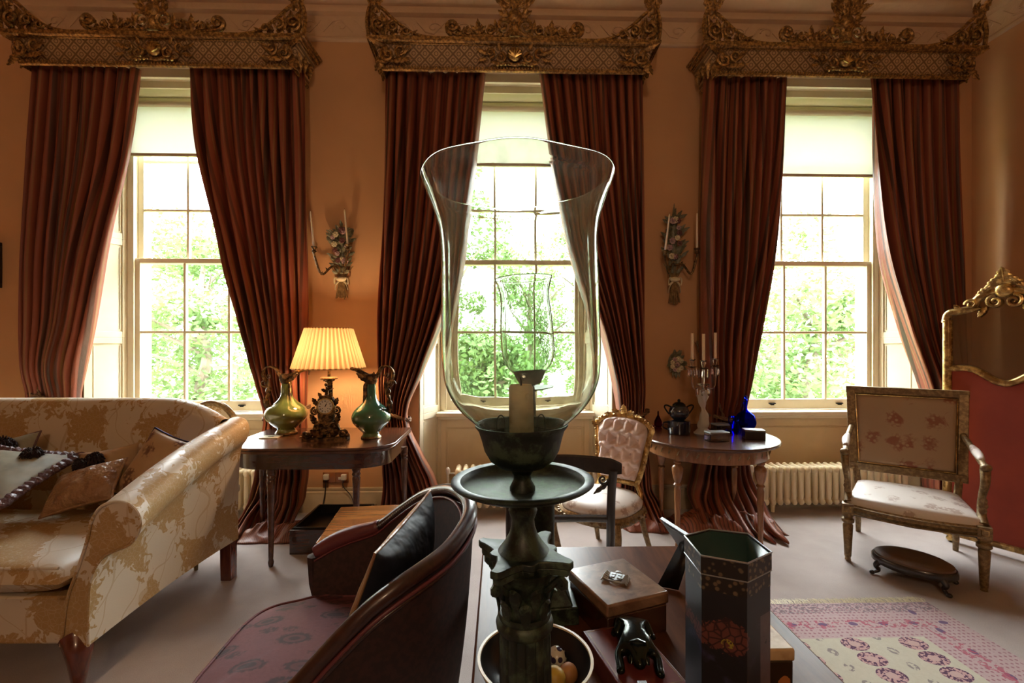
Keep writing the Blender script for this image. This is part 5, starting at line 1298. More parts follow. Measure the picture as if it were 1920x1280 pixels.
# table lamp
def table_lamp(label, loc, rz=0, power=230):
    r=thing('table_lamp',label,'lamp',loc,rz); g=M['brass_dark']
    b=MB(); b.box(-.065,.065,-.065,.065,0,.02); b.lathe([(.055,.02),(.058,.03),(.045,.045),(.036,.05),(.038,.06)],24); b.build('base',g,r,bevel=.002)
    b=MB(); b.lathe([(.030,.06),(.026,.36)],36,fl=lambda a,z:1-.07*(sin(a*10)>0)); b.build('column',M['dark_bronze'],r,ang=30)
    b=MB(); capital(b,.022,.355,.405,0); b.lathe([(.062,.405),(.066,.412),(.060,.42),(.012,.424),(.010,.50)],24); b.build('capital',g,r)
    n=44; b=MB()
    def shf(u,v):
        a=2*pi*u; rr=.262+(.170-.262)*v; i=int(round(u*n*4))%4; rr*=1+(.03 if i in (0,1) else -.03)*1.0; return Vector((rr*cos(a),rr*sin(a),.49+.30*v))
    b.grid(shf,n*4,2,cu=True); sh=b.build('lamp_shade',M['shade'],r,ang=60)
    b=MB(); 
    for rr,z in ((.263,.49),(.171,.79)): b.tube([(rr*cos(a),rr*sin(a),z) for a in [2*pi*k/64 for k in range(64)]],.005,6,closed=True)
    b.build('shade_trim',M['shade'],r)
    b=MB(); b.tube([(-.168,0,.76),(0,0,.745),(.168,0,.76)],.0018,5); b.tube([(0,-.168,.76),(0,0,.745),(0,.168,.76)],.0018,5); b.tube([(.0,0,.50),(.05,0,.62),(.0,0,.745)],.002,5); b.build('shade_carrier',g,r)
    b=MB(); b.lathe([(.013,.50),(.014,.55),(.026,.60),(.030,.63),(.022,.66),(.001,.668)],20)
    bm=Mt('lit_bulb',(1,.8,.5)); bm.set('Emission Color',(1,.66,.36,1)); bm.set('Emission Strength',power); b.build('bulb',bm.m,r); return r
bp=PZ(617,803,ZC1); table_lamp('lit table lamp with a pleated cream shade on a dark column, on the card table',(PY(617,803,3.52).x,3.52,ZC1))

# ------------------------------------------------------------------ low polished table and the open black box on the floor
ZT1=.45; a=PZ(586,1013,ZT1); b_=PZ(634,947,ZT1)
r=thing('coffee_table','low table with a shiny striped wooden top, behind the tub armchair','table',((a.x+.30),(a.y+b_.y)/2,0),math.atan2(b_.y-a.y,b_.x-a.x)-pi/2)
ly=(b_-a).length/2
b=MB(); b.box(-.30,.34,-ly,ly,ZT1-.022,ZT1); b.build('top',M['stool_top'],r,bevel=.004)
b=MB(); b.box(-.285,.325,-ly+.015,ly-.015,ZT1-.10,ZT1-.022); b.build('apron',M['mahogany'],r)
for x in (-.26,.30):
    for y in (-ly+.04,ly-.04): b=MB(); b.tube([(x,y,ZT1-.09),(x,y,0)],[.03,.02],4,up=(1,1,0)); b.build('leg',M['mahogany'],r)
f=PZ(540,1041,0); k=PZ(557,940,.18)
r=thing('wooden_crate','low dark box with an open black tray top on the carpet under the card table','box',(f.x+.24,f.y+.26,0))
b=MB(); w,d,h,t_=.235,.25,.17,.014
b.box(-w,w,-d,d,.0,.014); b.box(-w,w,-d,-d+t_,.014,h); b.box(-w,w,d-t_,d,.014,h); b.box(-w,-w+t_,-d+t_,d-t_,.014,h); b.box(w-t_,w,-d+t_,d-t_,.014,h); b.build('body',M['mahogany'],r,bevel=.002)
b=MB(); b.box(-w+.016,w-.016,-d+.016,d-.016,.10,.11); 
for (x0,x1,y0,y1) in ((-w+.016,w-.016,-d+.016,-d+.03),(-w+.016,w-.016,d-.03,d-.016),(-w+.016,-w+.03,-d+.03,d-.03),(w-.03,w-.016,-d+.03,d-.03)): b.box(x0,x1,y0,y1,.11,h+.012)
b.build('tray',M['black'],r,bevel=.002)

# ------------------------------------------------------------------ round satinwood table
ZR=.76; cx=PY(1323,800,3.50); r=thing('round_table','round satinwood table with turned legs between the middle and right windows','table',(cx.x,3.50,0))
RC=Vector((cx.x,3.50,0))
b=MB(); b.lathe([(.001,ZR-.026),(.492,ZR-.026),(.505,ZR-.018),(.507,ZR-.008),(.501,ZR),(.001,ZR)],96,cap=False); b.build('top',M['card_table'],r,ang=30)
b=MB(); b.lathe([(.43,ZR-.125),(.433,ZR-.12),(.433,ZR-.026)],96,cap=False); b.lathe([(.42,ZR-.026),(.42,ZR-.125)],96,cap=False); b.lathe([(.42,ZR-.125),(.432,ZR-.125)],96,cap=False); b.build('apron',M['satinwood'],r,ang=30)
b=MB()
for k in range(40):
    a=2*pi*k/40+.07; leaf(b,(.434*cos(a),.434*sin(a),ZR-.09),(.435*cos(a+.04),.435*sin(a+.04),ZR-.055),.008,.0,2)
b.build('inlay',M['gilt_pale'],r)
for (px,yy) in ((1253,3.18),(1426,3.20),(1382,3.74),(1240,3.74)):
    p=PY(px,950,yy); p=Vector((p.x-RC.x,p.y-RC.y,0)); m=Vector((p.x,p.y)).length; 
    if m>.40: p=p*(.40/m)
    b=MB(); b.box(p.x-.024,p.x+.024,p.y-.024,p.y+.024,ZR-.135,ZR-.028)
    b.lathe([(.013,0),(.017,.01),(.014,.04),(.019,.045),(.016,.06),(.024,.42),(.019,.44),(.030,.455),(.020,.47),(.030,.50),(.040,.55),(.040,.58),(.022,.60),(.030,.615),(.022,.625)],20,T(p.x,p.y,0)); b.build('leg',M['satinwood'],r,ang=50)
# --- things on the round table
def on(px,py,z=ZR): return PZ(px,py,z)
# crystal candelabrum
p=on(1318,812); r=thing('glass_candelabrum','cut glass three branch candelabrum with a frosted figure stem on the round table','candelabrum',(p.x,p.y,ZR)); CB=Vector(r.location)
b=MB(); b.lathe([(.068,0),(.070,.006),(.060,.012),(.045,.03),(.030,.045)],32); b.build('foot',M['frost'],r)
b=MB()
def figf(u,v):
    a=2*pi*u; z=.04+.26*v; w=.030+.012*sin(v*pi*2.2+.5)+.004*sin(v*19); return Vector(((w+.005*sin(3*a+v*5))*cos(a)+.008*sin(v*5),(w*.8+.004*cos(4*a+v*7))*sin(a),z))
b.grid(figf,24,26,cu=True); b.ell((.004,-.004,.30),(.022,.020,.028)); b.tube([(.02,0,.25),(.035,-.01,.29),(.02,0,.34)],[.008,.008,.007],8); b.tube([(-.02,0,.24),(-.035,-.01,.28),(-.02,0,.34)],[.008,.008,.007],8)
b.build('figure_stem',M['frost'],r)
b=MB(); b.lathe([(.012,.33),(.018,.345),(.010,.36),(.030,.375),(.050,.385),(.045,.39),(.012,.395),(.010,.44)],20); b.build('central_knop',M['clear'],r)
cups=[(1298,674),(1319,676),(1341,672)]; CP=[]
for i,(px,py) in enumerate(cups):
    yy=CB.y+(-.02,-.09,.03)[i]; c=PY(px,py,yy); CP.append(c); l=c-CB
    b=MB(); b.lathe([(.006,-.055),(.012,-.04),(.018,-.02),(.016,-.008),(.026,0),(.024,.003),(.012,.0),(.001,-.004)],16,T(l.x,l.y,l.z)); b.lathe([(.004,-.068),(.030,-.058),(.036,-.052),(.030,-.054),(.006,-.060)],20,T(l.x,l.y,l.z)); b.build('cup',M['clear'],r)
    b=MB(); b.tube(cat([(0,0,.385),(l.x*.4,l.y*.4,.355),(l.x*.95,l.y*.95,.37),(l.x,l.y,l.z-.062)],5),.006,8); b.build('branch',M['clear'],r)
    for k in range(4):
        a=2*pi*k/4+i; x,y=l.x+.032*cos(a),l.y+.032*sin(a); z0=l.z-.062
        b=MB(); b.ell((x,y,z0-.008),.006,6,4); b.lathe([(.001,-.075),(.009,-.062),(.0065,-.02),(.001,-.012)],6,T(x,y,z0)); b.build('crystal_drop',M['clear'],r,ang=20)
for k in range(6):
    a=2*pi*k/6; x,y=.05*cos(a),.05*sin(a); b=MB(); b.ell((x,y,.374),.006,6,4); b.lathe([(.001,-.075),(.009,-.062),(.0065,-.02),(.001,-.012)],6,T(x,y,.372)); b.build('crystal_drop',M['clear'],r,ang=20)
for i,(c,lab) in enumerate(zip(CP,('left ivory candle of the glass candelabrum','middle ivory candle of the glass candelabrum','right ivory candle of the glass candelabrum'))):
    taper('candle',lab,(c.x,c.y,c.z+.001),.205,.0115,.0115,(0,0),'candles in the glass candelabrum',tip=False)
# teapot on its warmer
p=on(1273,812); r=thing('teapot_warmer','dark blue glazed round warmer stand on the round table','teapot stand',(p.x,p.y,ZR))
b=MB(); b.lathe([(.070,0),(.082,.004),(.085,.03),(.085,.10),(.075,.105),(.055,.106)],32); b.build('stand',M['lead_blue'],r)
b=MB(); b.tube(cat([(-.08,0,.09),(-.12,0,.085),(-.125,0,.05),(-.085,0,.03)],5),.006,6); b.build('handle',M['lead_blue'],r)
r=thing('teapot','dark round glazed pot with two loop handles, sitting on the blue stand','teapot',(p.x,p.y,ZR+.107))
b=MB(); b.lathe([(.04,0),(.048,.006),(.072,.035),(.078,.065),(.066,.10),(.045,.115)],32); b.build('body',M['lead_blue'],r)
b=MB(); b.lathe([(.05,.113),(.048,.12),(.03,.135),(.008,.142)],24); b.ell((0,0,.150),(.012,.012,.012)); b.build('lid',M['dark_bronze'],r)
for s in (-1,1): b=MB(); b.tube(cat([(s*.062,0,.10),(s*.10,0,.115),(s*.115,0,.10),(s*.09,0,.06),(s*.076,0,.045)],5),.006,6); b.build('handle',M['dark_bronze'],r)
p=on(1234,800); r=thing('purple_glass_bottle','small amethyst glass bottle with a long neck at the left of the round table','bottle',(p.x,p.y,ZR))
b=MB(); b.lathe([(.018,0),(.030,.006),(.033,.02),(.030,.05),(.016,.08),(.007,.10),(.006,.13),(.001,.135)],20); b.build('body',M['purple_glass'],r)
p=on(1222,800); r=thing('purple_glass_dish','tiny purple glass dish in front of the amethyst bottle','dish',(p.x-.02,p.y-.02,ZR)); b=MB(); b.lathe([(.016,0),(.034,.008),(.036,.012),(.015,.006),(.001,.006)],20,cap=False); b.build('bowl',M['purple_glass'],r)
# cobalt bottle
p=on(1398,808); r=thing('blue_glass_bottle','round cobalt blue glass bottle with a narrow neck on the round table','bottle',(p.x,p.y,ZR))
pr=cat([(.03,.0,0),(.045,.004,0),(.074,.05,0),(.077,.085,0),(.062,.13,0),(.03,.158,0),(.013,.175,0),(.011,.21,0),(.015,.24,0),(.010,.262,0)],4)
o=[(v.x,v.y) for v in pr]; i_=[(max(.001,x-.004),min(max(y,.006),.26)) for x,y in o[::-1]]
b=MB(); b.lathe(o+i_+[(.001,.006)],36,cap=False); b.build('body',M['blue_glass'],r)
b=MB(); b.ell((0,0,.272),(.012,.012,.014)); b.build('stopper',M['blue_glass'],r)
p=on(1382,812); r=thing('blue_glass_jug','small cobalt blue glass jug with a loop handle, left of the round blue bottle','jug',(p.x-.03,p.y-.03,ZR))
b=MB(); b.lathe([(.022,0),(.030,.02),(.034,.05),(.024,.09),(.014,.12),(.020,.14)],24); b.build('body',M['blue_glass'],r); b=MB(); b.tube(cat([(-.018,0,.13),(-.045,0,.14),(-.05,0,.10),(-.03,0,.06)],5),.005,6); b.build('handle',M['blue_glass'],r)
# lidded glass boxes
for (px,py,w,d,h,lab) in ((1344,826,.072,.042,.055,'square glass box with a pale metal lid at the front of the round table'),(1352,806,.06,.045,.04,'flat glass box with a pale lid behind the front glass box')):
    p=on(px,py); r=thing('glass_box',lab,'box',(p.x,p.y,ZR),.1,'glass boxes on the round table')
    b=MB(); 
    b.box(-w,w,-d,d,0,.006); b.box(-w,w,-d,-d+.004,.006,h); b.box(-w,w,d-.004,d,.006,h); b.box(-w,-w+.004,-d+.004,d-.004,.006,h); b.box(w-.004,w,-d+.004,d-.004,.006,h); b.build('body',M['clear'],r,bevel=.001)
    b=MB(); b.box(-w-.003,w+.003,-d-.003,d+.003,h+.001,h+.014); b.build('lid',M['silver'],r,bevel=.004)
p=on(1368,812); r=thing('blue_glass_dish','very small blue glass dish beside the glass boxes','dish',(p.x,p.y,ZR)); b=MB(); b.lathe([(.012,0),(.026,.018),(.028,.022),(.010,.006),(.001,.005)],20,cap=False); b.build('bowl',M['blue_glass'],r)
p=on(1413,822); r=thing('tortoiseshell_box','small dark box with a pale top at the right edge of the round table','box',(p.x,p.y,ZR),-.25)
b=MB(); b.box(-.07,.07,-.045,.045,0,.058); b.build('body',M['ebony'],r,bevel=.003); b=MB(); b.box(-.071,.071,-.046,.046,.059,.070); b.build('lid',M['pale_green'],r,bevel=.003)

# ------------------------------------------------------------------ square backed gilt armchair
A_={'FL':PZ(1587,1047,0),'FR':PZ(1850,1111,0),'RR':PZ(1797,1038,0),'RL':PZ(1607,998,0)}
fm=(A_['FL']+A_['FR'])/2; rm=(A_['RR']+A_['RL'])/2; dr=(rm-fm); rz=math.atan2(dr.y,dr.x)-pi/2; o=(fm+rm)/2
ch=thing('armchair','gilt open armchair with square floral tapestry back and silk seat, right','armchair',(o.x,o.y,0),rz)
Rm=Matrix.Rotation(-rz,3,'Z'); L_={k:Rm@(v-Vector((o.x,o.y,0))) for k,v in A_.items()}
hwf=(L_['FR'].x-L_['FL'].x)/2; hwr=(L_['RR'].x-L_['RL'].x)/2; yf=(L_['FL'].y+L_['FR'].y)/2; yr=(L_['RR'].y+L_['RL'].y)/2
hwf=.325; hwr=.275
GP=M['gilt_pale']
for s in (-1,1):
    b=MB(); x=s*hwf; b.box(x-.032,x+.032,yf-.032,yf+.032,.315,.385); b.lathe([(.010,0),(.018,.004),(.016,.02),(.020,.03),(.030,.24),(.024,.25),(.036,.262),(.036,.28),(.024,.29),(.034,.305),(.030,.315)],20,T(x,yf,0),fl=lambda a,z:1-.08*(z<.245)*(z>.03)*(sin(a*7)>0)); b.build('leg',GP,ch,ang=35)
    b=MB(); b.tube([(x-.016,yf-.033,.335),(x+.016,yf-.033,.335),(x+.016,yf-.033,.367),(x-.016,yf-.033,.367)],.004,5,closed=True); b.build('rosette_block',M['gilt_bright'],ch)
    x=s*hwr; b=MB(); b.tube([(x,yr+.05,0),(x,yr+.01,.2),(x,yr,.34)],[.016,.022,.026],10); b.build('leg',GP,ch,ang=35)
# seat rails
b=MB(); fp=cat([(-hwf,yf,.35),(-hwf*.5,yf-.045,.35),(0,yf-.06,.35),(hwf*.5,yf-.045,.35),(hwf,yf,.35)],5)
for pth,u in ((fp,(0,0,1)),([(-hwf,yf,.35),(-hwr,yr,.35)],(0,0,1)),([(hwf,yf,.35),(hwr,yr,.35)],(0,0,1)),([(-hwr,yr,.35),(hwr,yr,.35)],(0,0,1))):
    b.tube(pth,.024,4,up=(0,.0,1),flat=1.35)
b.tube([p+Vector((0,-.024,.022)) for p in fp],.005,6); b.tube([p+Vector((0,-.024,-.022)) for p in fp],.005,6)
b.build('seat_rail',GP,ch,ang=30)
b=MB(); b.prism([(-hwf+.03,yf-.01),(0,yf-.05),(hwf-.03,yf-.01),(hwr-.02,yr-.02),(-hwr+.02,yr-.02)],.31,.325); b.build('underside',M['black'],ch)
# seat cushion
b=MB()
def seat2(sd):
    def f(u,v):
        a=2*u-1; c=v; w=hwf+(hwr-hwf)*c; y=yf-.055*(1-a*a)*(1-c)+ (yr-yf-.0)*c+.01
        rim=(max(0,1-a**10)*max(0,1-(2*c-1)**10))**.3
        return Vector((a*(w+.012),y,.375+sd*0+ (.055*rim+.04*(1-a*a)*(1-(2*c-1)**2) if sd>0 else 0)))
    return f
b.grid(seat2(1),40,36); b.grid(seat2(-1),4,4); b.build('seat',M['seat_silk'],ch,ang=180)
# back
bz0,bz1=.52,1.10; rk=.10; bw0,bw1=.305,.325; Mb=T(0,yr+.015,0)
def bp(x,z,d=0): t_=(z-bz0)/(bz1-bz0); return Vector((x,yr+.02+rk*t_+d,z))
b=MB(); q=.028
b.tube([bp(-bw0,bz0),bp(bw0,bz0),bp(bw1,bz1),bp(-bw1,bz1)],q,4,closed=True,up=(0,0,1))
me=MB()
for (p1,p2,w) in ((bp(-bw0,bz0),bp(bw0,bz0),0),(bp(-bw1,bz1),bp(bw1,bz1),0)):
    me.box(p1.x-.03,p2.x+.03,p1.y-.02,p1.y+.02,p1.z-.028,p1.z+.028)
for s in (-1,1):
    lo_=[bp(s*bw0-.028,bz0-.02,-.02),bp(s*bw0+.028,bz0-.02,-.02),bp(s*bw0+.028,bz0-.02,.02),bp(s*bw0-.028,bz0-.02,.02)]; hi_=[bp(s*bw1-.028,bz1+.02,-.02),bp(s*bw1+.028,bz1+.02,-.02),bp(s*bw1+.028,bz1+.02,.02),bp(s*bw1-.028,bz1+.02,.02)]
    me.loft([lo_,hi_])
me.build('back_frame',GP,ch,bevel=.005)
b=MB(); b.tube([bp(-bw0+.034,bz0+.034,-.022),bp(bw0-.034,bz0+.034,-.022),bp(bw1-.034,bz1-.034,-.022),bp(-bw1+.034,bz1-.034,-.022)],.005,6,closed=True,up=(0,0,1)); b.build('beading',M['gilt_bright'],ch)
b=MB()
def bkf(sd):
    def f(u,v):
        a=2*u-1; z=bz0+.03+(bz1-bz0-.06)*v; w=bw0+(bw1-bw0)*v-.03; c=2*v-1; rim=(max(0,1-a**8)*max(0,1-c**8))**.4
        return bp(a*w,z,-.006-(.030*rim if sd>0 else -.02))
    return f
b.grid(bkf(1),34,30); b.build('back_pad',M['tapestry'],ch,ang=180); b=MB(); b.grid(bkf(-1),4,4); b.build('back_lining',M['gold_silk'],ch)
for s in (-1,1):
    b=MB(); b.tube([(s*hwr,yr,.35),(s*(hwr+.015),yr+.018,.52)],.022,8); b.build('back_stile',GP,ch)
    b=MB(); pth=cat([bp(s*bw0+s*.01,.82,-.01),(s*.335,yr-.08,.765),(s*.345,yr-.22,.735),(s*.34,yf+.14,.725),(s*.345,yf+.10,.715)],5)
    b.tube(pth,[.019]*len(pth),8); b.ell((s*.345,yf+.085,.715),(.028,.030,.024)); b.tube(cat([(s*.345,yf+.11,.70),(s*.34,yf+.075,.62),(s*.33,yf+.11,.52),(s*hwf,yf+.08,.44),(s*hwf,yf+.02,.385)],5),[.018+.008*(abs(i-10)/10) for i in range(21)],8)
    leaf(b,(s*.325,yf+.06,.42),(s*.335,yf+.06,.56),.022,.2,4); b.build('arm',GP,ch,ang=60)
    b=MB(); pp=pth[6:15]; b.tube([p+Vector((0,0,.016)) for p in pp],[.014+.012*sin(pi*k/(len(pp)-1)) for k in range(len(pp))],10); b.build('arm_pad',M['seat_silk'],ch,ang=180)

# ------------------------------------------------------------------ oval footstool
M['stool_cloth']=floral('needlework',(.13,.07,.035),((.06,.025,.012),(.18,.11,.05)),14,.42,(.10,.05,.025)); p=PZ(1712,1040,.15); st=thing('footstool','small oval footstool with a brown needlework top on scroll feet, before the gilt armchair','footstool',(p.x,p.y,0),radians(-52))
b=MB(); b.lathe([(.001,.075),(.190,.070),(.200,.08),(.200,.108),(.193,.118),(.001,.125)],48,sx=1.04,sy=.78,cap=False); b.build('frame',M['ebony'],st)
b=MB(); b.lathe([(.188,.115),(.184,.13),(.16,.142),(.10,.149),(.001,.15)],48,sx=1.04,sy=.78,cap=False); b.build('top_pad',M['stool_cloth'],st)
for (x,y) in ((.14,.085),(-.14,.085),(.14,-.085),(-.14,-.085)):
    b=MB(); u=Vector((x,y*1.3,0)).normalized(); b.tube(cat([(x,y,.09),(x+u.x*.03,y+u.y*.03,.06),(x+u.x*.015,y+u.y*.015,.03),(x+u.x*.045,y+u.y*.045,.012)],5),[.020-.0008*i for i in range(16)],8); b.ell((x+u.x*.05,y+u.y*.05,.013),(.015,.015,.013)); b.build('leg',M['ebony'],st,ang=60)

# ------------------------------------------------------------------ folding screen
a=PZ(1767,1010,0); c=PZ(1920,1053,0); d=(c-a); rz=math.atan2(d.y,d.x)
sc=thing('folding_screen','gilt rococo folding screen with red cloth panels and glazed tops, at the right edge','screen',(a.x,a.y,0),rz)
GB=M['gilt_bright']; PW=.66
def panel(x0,ang,first=True):
    Mx=T(x0,0,0)@R(ang,'Z')
    def tr(v): return Mx@Vector(v)
    zt=1.70; fr=MB()
    fr.tube([tr(p) for p in [(.03,0,.05),(.03,0,zt-.06)]],.030,8); fr.tube([tr(p) for p in [(PW-.03,0,.05),(PW-.03,0,zt-.06)]],.030,8)
    fr.tube([tr(p) for p in [(.01,0,.07),(PW-.01,0,.07)]],.026,6)
    top=cat([(.018,0,zt-.08),(.035,0,zt-.015),(.09,0,zt),(.16,0,zt+.02),(.19,0,zt+.08),(.25,0,zt+.12),(PW/2,0,zt+.13)],5)
    for sg in (0,1):
        pts=[p if not sg else Vector((PW-p.x,0,p.z)) for p in top]; fr.tube([tr(p) for p in pts],[.026]*len(pts),8)
    for x in (.05,PW-.05): fr.ell(tr((x,0,.025)),(.03,.03,.025)); fr.tube([tr((x,0,.06)),tr((x,0,.02))],[.02,.026],8)
    f=fr.build('frame',GB,sc,ang=60)
    # middle serpentine rail
    def zr(u): return 1.255+.045*cos(u*2*pi*1.0)*(1)-.02*cos(u*4*pi)
    b=MB(); b.tube([tr((.03+(PW-.06)*k/30,-.006,zr(k/30))) for k in range(31)],.024,8)
    leafpos=[(.34,0),(.64,0)]
    b.build('middle_rail',GB,sc,ang=60)
    # crest: scrolls climbing to the middle
    b=MB()
    def Lf(p0,p1,w,cu=.3,n=4):
        t_=MB(); leaf(t_,p0,p1,w,cu,n); b.add([tr(v) for v in t_.v],t_.f)
    def Sc(c_,r_,tn,a0,s_,th):
        t_=MB(); scroll(t_,c_,r_,tn,a0,s_,th); b.add([tr(v) for v in t_.v],t_.f)
    for sg in (1,-1):
        m=(lambda x:x) if sg==1 else (lambda x:PW-x)
        Sc((m(.165),-.02,zt+.045),.035,1.4,pi,-sg,.012); Lf((m(.10),-.01,zt+.01),(m(.07),-.02,zt+.05),.018); Lf((m(.12),-.01,zt+.01),(m(.22),-.02,zt+.015),.02)
        Lf((m(.19),-.01,zt+.10),(m(.27),-.02,zt+.17),.024); Lf((m(.24),-.01,zt+.13),(m(.30),-.02,zt+.23),.028,.4); Sc((m(.285),-.02,zt+.055),.045,1.5,pi/2,sg,.013); Lf((m(.24),-.015,zt+.03),(m(.20),-.02,zt-.05),.020)
    Lf((PW/2,-.01,zt+.12),(PW/2,-.03,zt+.30),.05,.4,5); t_=MB(); t_.ell((PW/2,-.02,zt+.13),(.05,.03,.05)); b.add([tr(v) for v in t_.v],t_.f)
    b.build('crest',GB,sc)
    # glazed top
    b=MB(); n=24; lo2=[]; hi2=[]
    tp=[p for p in top]+[Vector((PW-p.x,0,p.z)) for p in reversed(top)]
    def topz(x):
        for i in range(len(tp)-1):
            if tp[i].x<=x<=tp[i+1].x: 
                t_=(x-tp[i].x)/max(1e-6,tp[i+1].x-tp[i].x); return tp[i].z+(tp[i+1].z-tp[i].z)*t_
        return zt
    vs=[];fs=[]
    for k in range(n+1):
        x=.03+(PW-.06)*k/n; vs+=[tr((x,.0,zr(k/n))),tr((x,.0,topz(x)-.005))]
    for k in range(n): fs.append((2*k,2*k+2,2*k+3,2*k+1))
    b.add(vs,fs); b.build('glass',M['screen_glass'],sc)
    b=MB(); vs=[];fs=[]
    for k in range(n+1):
        x=.03+(PW-.06)*k/n
        for yy in (-.008,.008): vs+=[tr((x,yy,.085)),tr((x,yy,zr(k/n)-.004))]
    for k in range(n): q=4*k; fs+=[(q,q+4,q+5,q+1),(q+2,q+3,q+7,q+6)]
    b.add(vs,fs); b.build('cloth_panel',M['screen_cloth'],sc,ang=180)
panel(0,0); e=Vector((PW+.004,0,0)); panel(PW+.004,radians(38))

# ------------------------------------------------------------------ rug
p1=PZ(1737,1131,0); xr_=p1.x; ytop=p1.y; xl_=.78; yb=.25
t=Mt('rug_pile',(.5,.3,.3),.95,spec=.1); x,y,z=t.xyz()
nz=t.noise(55,3,.6); W_=xr_-xl_
dR=x*(-1.0)+(W_/2); dT=y*(-1.0)+((ytop-yb)/2); dm=dR.mn(dT)        # distance from the right / far edge
# field medallions
u=((x+.02)/.29); rowi=(y/.105); vv=rowi.fr()-.5; uu=u.fr()-.5
rr_=(uu*uu*4.2+vv*vv*.9).sq(); ring=(rr_-.31).ab().lt(.13); dots=t.noise(75,2,.5).gt(.50)
inner=rr_.lt(.22)
u2=((x+.165)/.29).fr()-.5; v2=((y+.05)/.105).fr()-.5; r2=(u2*u2*18.0+v2*v2*1.6).sq(); small=(r2-.22).ab().lt(.10)*t.noise(60,2).gt(.47)
field=t.mix(ring*dots,t.mix(ring.mx(inner*.8),t.mix(nz,(.38,.345,.27),(.47,.43,.35)),(.42,.26,.25)),(.09,.045,.08)); field=t.mix(small,field,(.22,.19,.18))
# border
bx=(x*1.0/.024).fr()-.5; by=(y*1.0/.024).fr()-.5; lat=((bx*bx+by*by).sq()).lt(.26)*t.noise(30,2).gt(.42)
bord=t.mix(lat,t.mix(nz,(.35,.245,.245),(.43,.325,.325)),(.27,.14,.16))
gu=((x/.16).fr()-.5); gv=((y/.16).fr()-.5); gr=(gu*gu+gv*gv).sq()
oc=((gu*gu*4.5+((dT-.19)/.05)*((dT-.19)/.05)).sq()).lt(.30).mx(((gv*gv*4.5+((dR-.17)/.05)*((dR-.17)/.05)).sq()).lt(.30)*dR.lt(.25))
bord=t.mix(oc,bord,(.14,.09,.16))
mid=((dm-.19).ab().lt(.035))*t.noise(45,3).gt(.55); bord=t.mix(mid*.8,bord,(.34,.08,.12))
end=dT.lt(.09)*t.noise(80,1,.5).gt(.52); bord=t.mix(end*.8,bord,(.16,.12,.14))
t.set('Base Color',t.mix(dT.gt(.30)*dR.gt(.30),bord,field)); t.bump(t.noise(300,2),.5,.003); M['rug']=t.m
rg=thing('patterned_rug','pink and beige patterned rug with dark medallions on the carpet, bottom right','rug',((xl_+xr_)/2,(ytop+yb)/2,0))
b=MB(); hw_=(xr_-xl_)/2; hh_=(ytop-yb)/2
b.grid(lambda u,v:Vector((-hw_+2*hw_*u,-hh_+2*hh_*v,.010+.002*noise.noise(Vector((u*9,v*9,1))))),40,40); b.box(-hw_,hw_,-hh_,hh_,.001,.006); b.build('pile',M['rug'],rg,ang=180)
b=MB(); rnd=random.Random(9)
for k in range(360):
    x=-hw_+2*hw_*(k+.5)/360; L=.04+.025*rnd.random(); s_=rnd.uniform(-.02,.02); b.tube([(x,hh_-.002,.006),(x+s_*.5,hh_+L*.5,.008+.006*rnd.random()),(x+s_,hh_+L,.004)],[.002,.0018,.001],4)
b.build('fringe',M['petal_cream'],rg)

# ------------------------------------------------------------------ button backed gilt chair and dark desk chair beyond the desk
fr_=PZ(1083,1100,0); 
gc=thing('button_back_chair','small gilt chair with a pink buttoned back and pale seat, beside the middle window','chair',(.68,3.05,0),radians(-42))
def ring_(w,d,z,n=32,k=2.6): return [Vector((w*math.copysign(abs(cos(a))**(2/k),cos(a)),d*math.copysign(abs(sin(a))**(2/k),sin(a)),z)) for a in [2*pi*i/n for i in range(n)]]
b=MB(); b.loft([ring_(.25,.25,.33),ring_(.262,.262,.345),ring_(.262,.262,.375),ring_(.25,.25,.39)]); 
for k in range(32): 
    a=2*pi*k/32; v=ring_(.266,.266,.36)[k]; b.ell(v,(.013,.013,.012),6,4)
b.build('seat_rail',M['gilt_pale'],gc)
b=MB(); b.loft([ring_(.245,.245,.385),ring_(.25,.25,.42),ring_(.22,.22,.455),ring_(.12,.12,.475),ring_(.01,.01,.478)]); b.build('seat',M['seat_silk'],gc,ang=180)
for sx in (-1,1):
    b=MB(); b.tube(cat([(sx*.21,-.21,.36),(sx*.235,-.235,.28),(sx*.215,-.215,.15),(sx*.20,-.20,.06),(sx*.225,-.225,.012)],5),[.034-.0011*i for i in range(21)],10); leaf(b,(sx*.225,-.24,.27),(sx*.232,-.25,.35),.025,.2,3); b.build('leg',M['gilt_pale'],gc,ang=60)
    b=MB(); b.tube(cat([(sx*.18,.20,.36),(sx*.19,.24,.20),(sx*.21,.32,.0)],5),[.024-.0008*i for i in range(11)],8); b.build('leg',M['gilt_pale'],gc,ang=60)
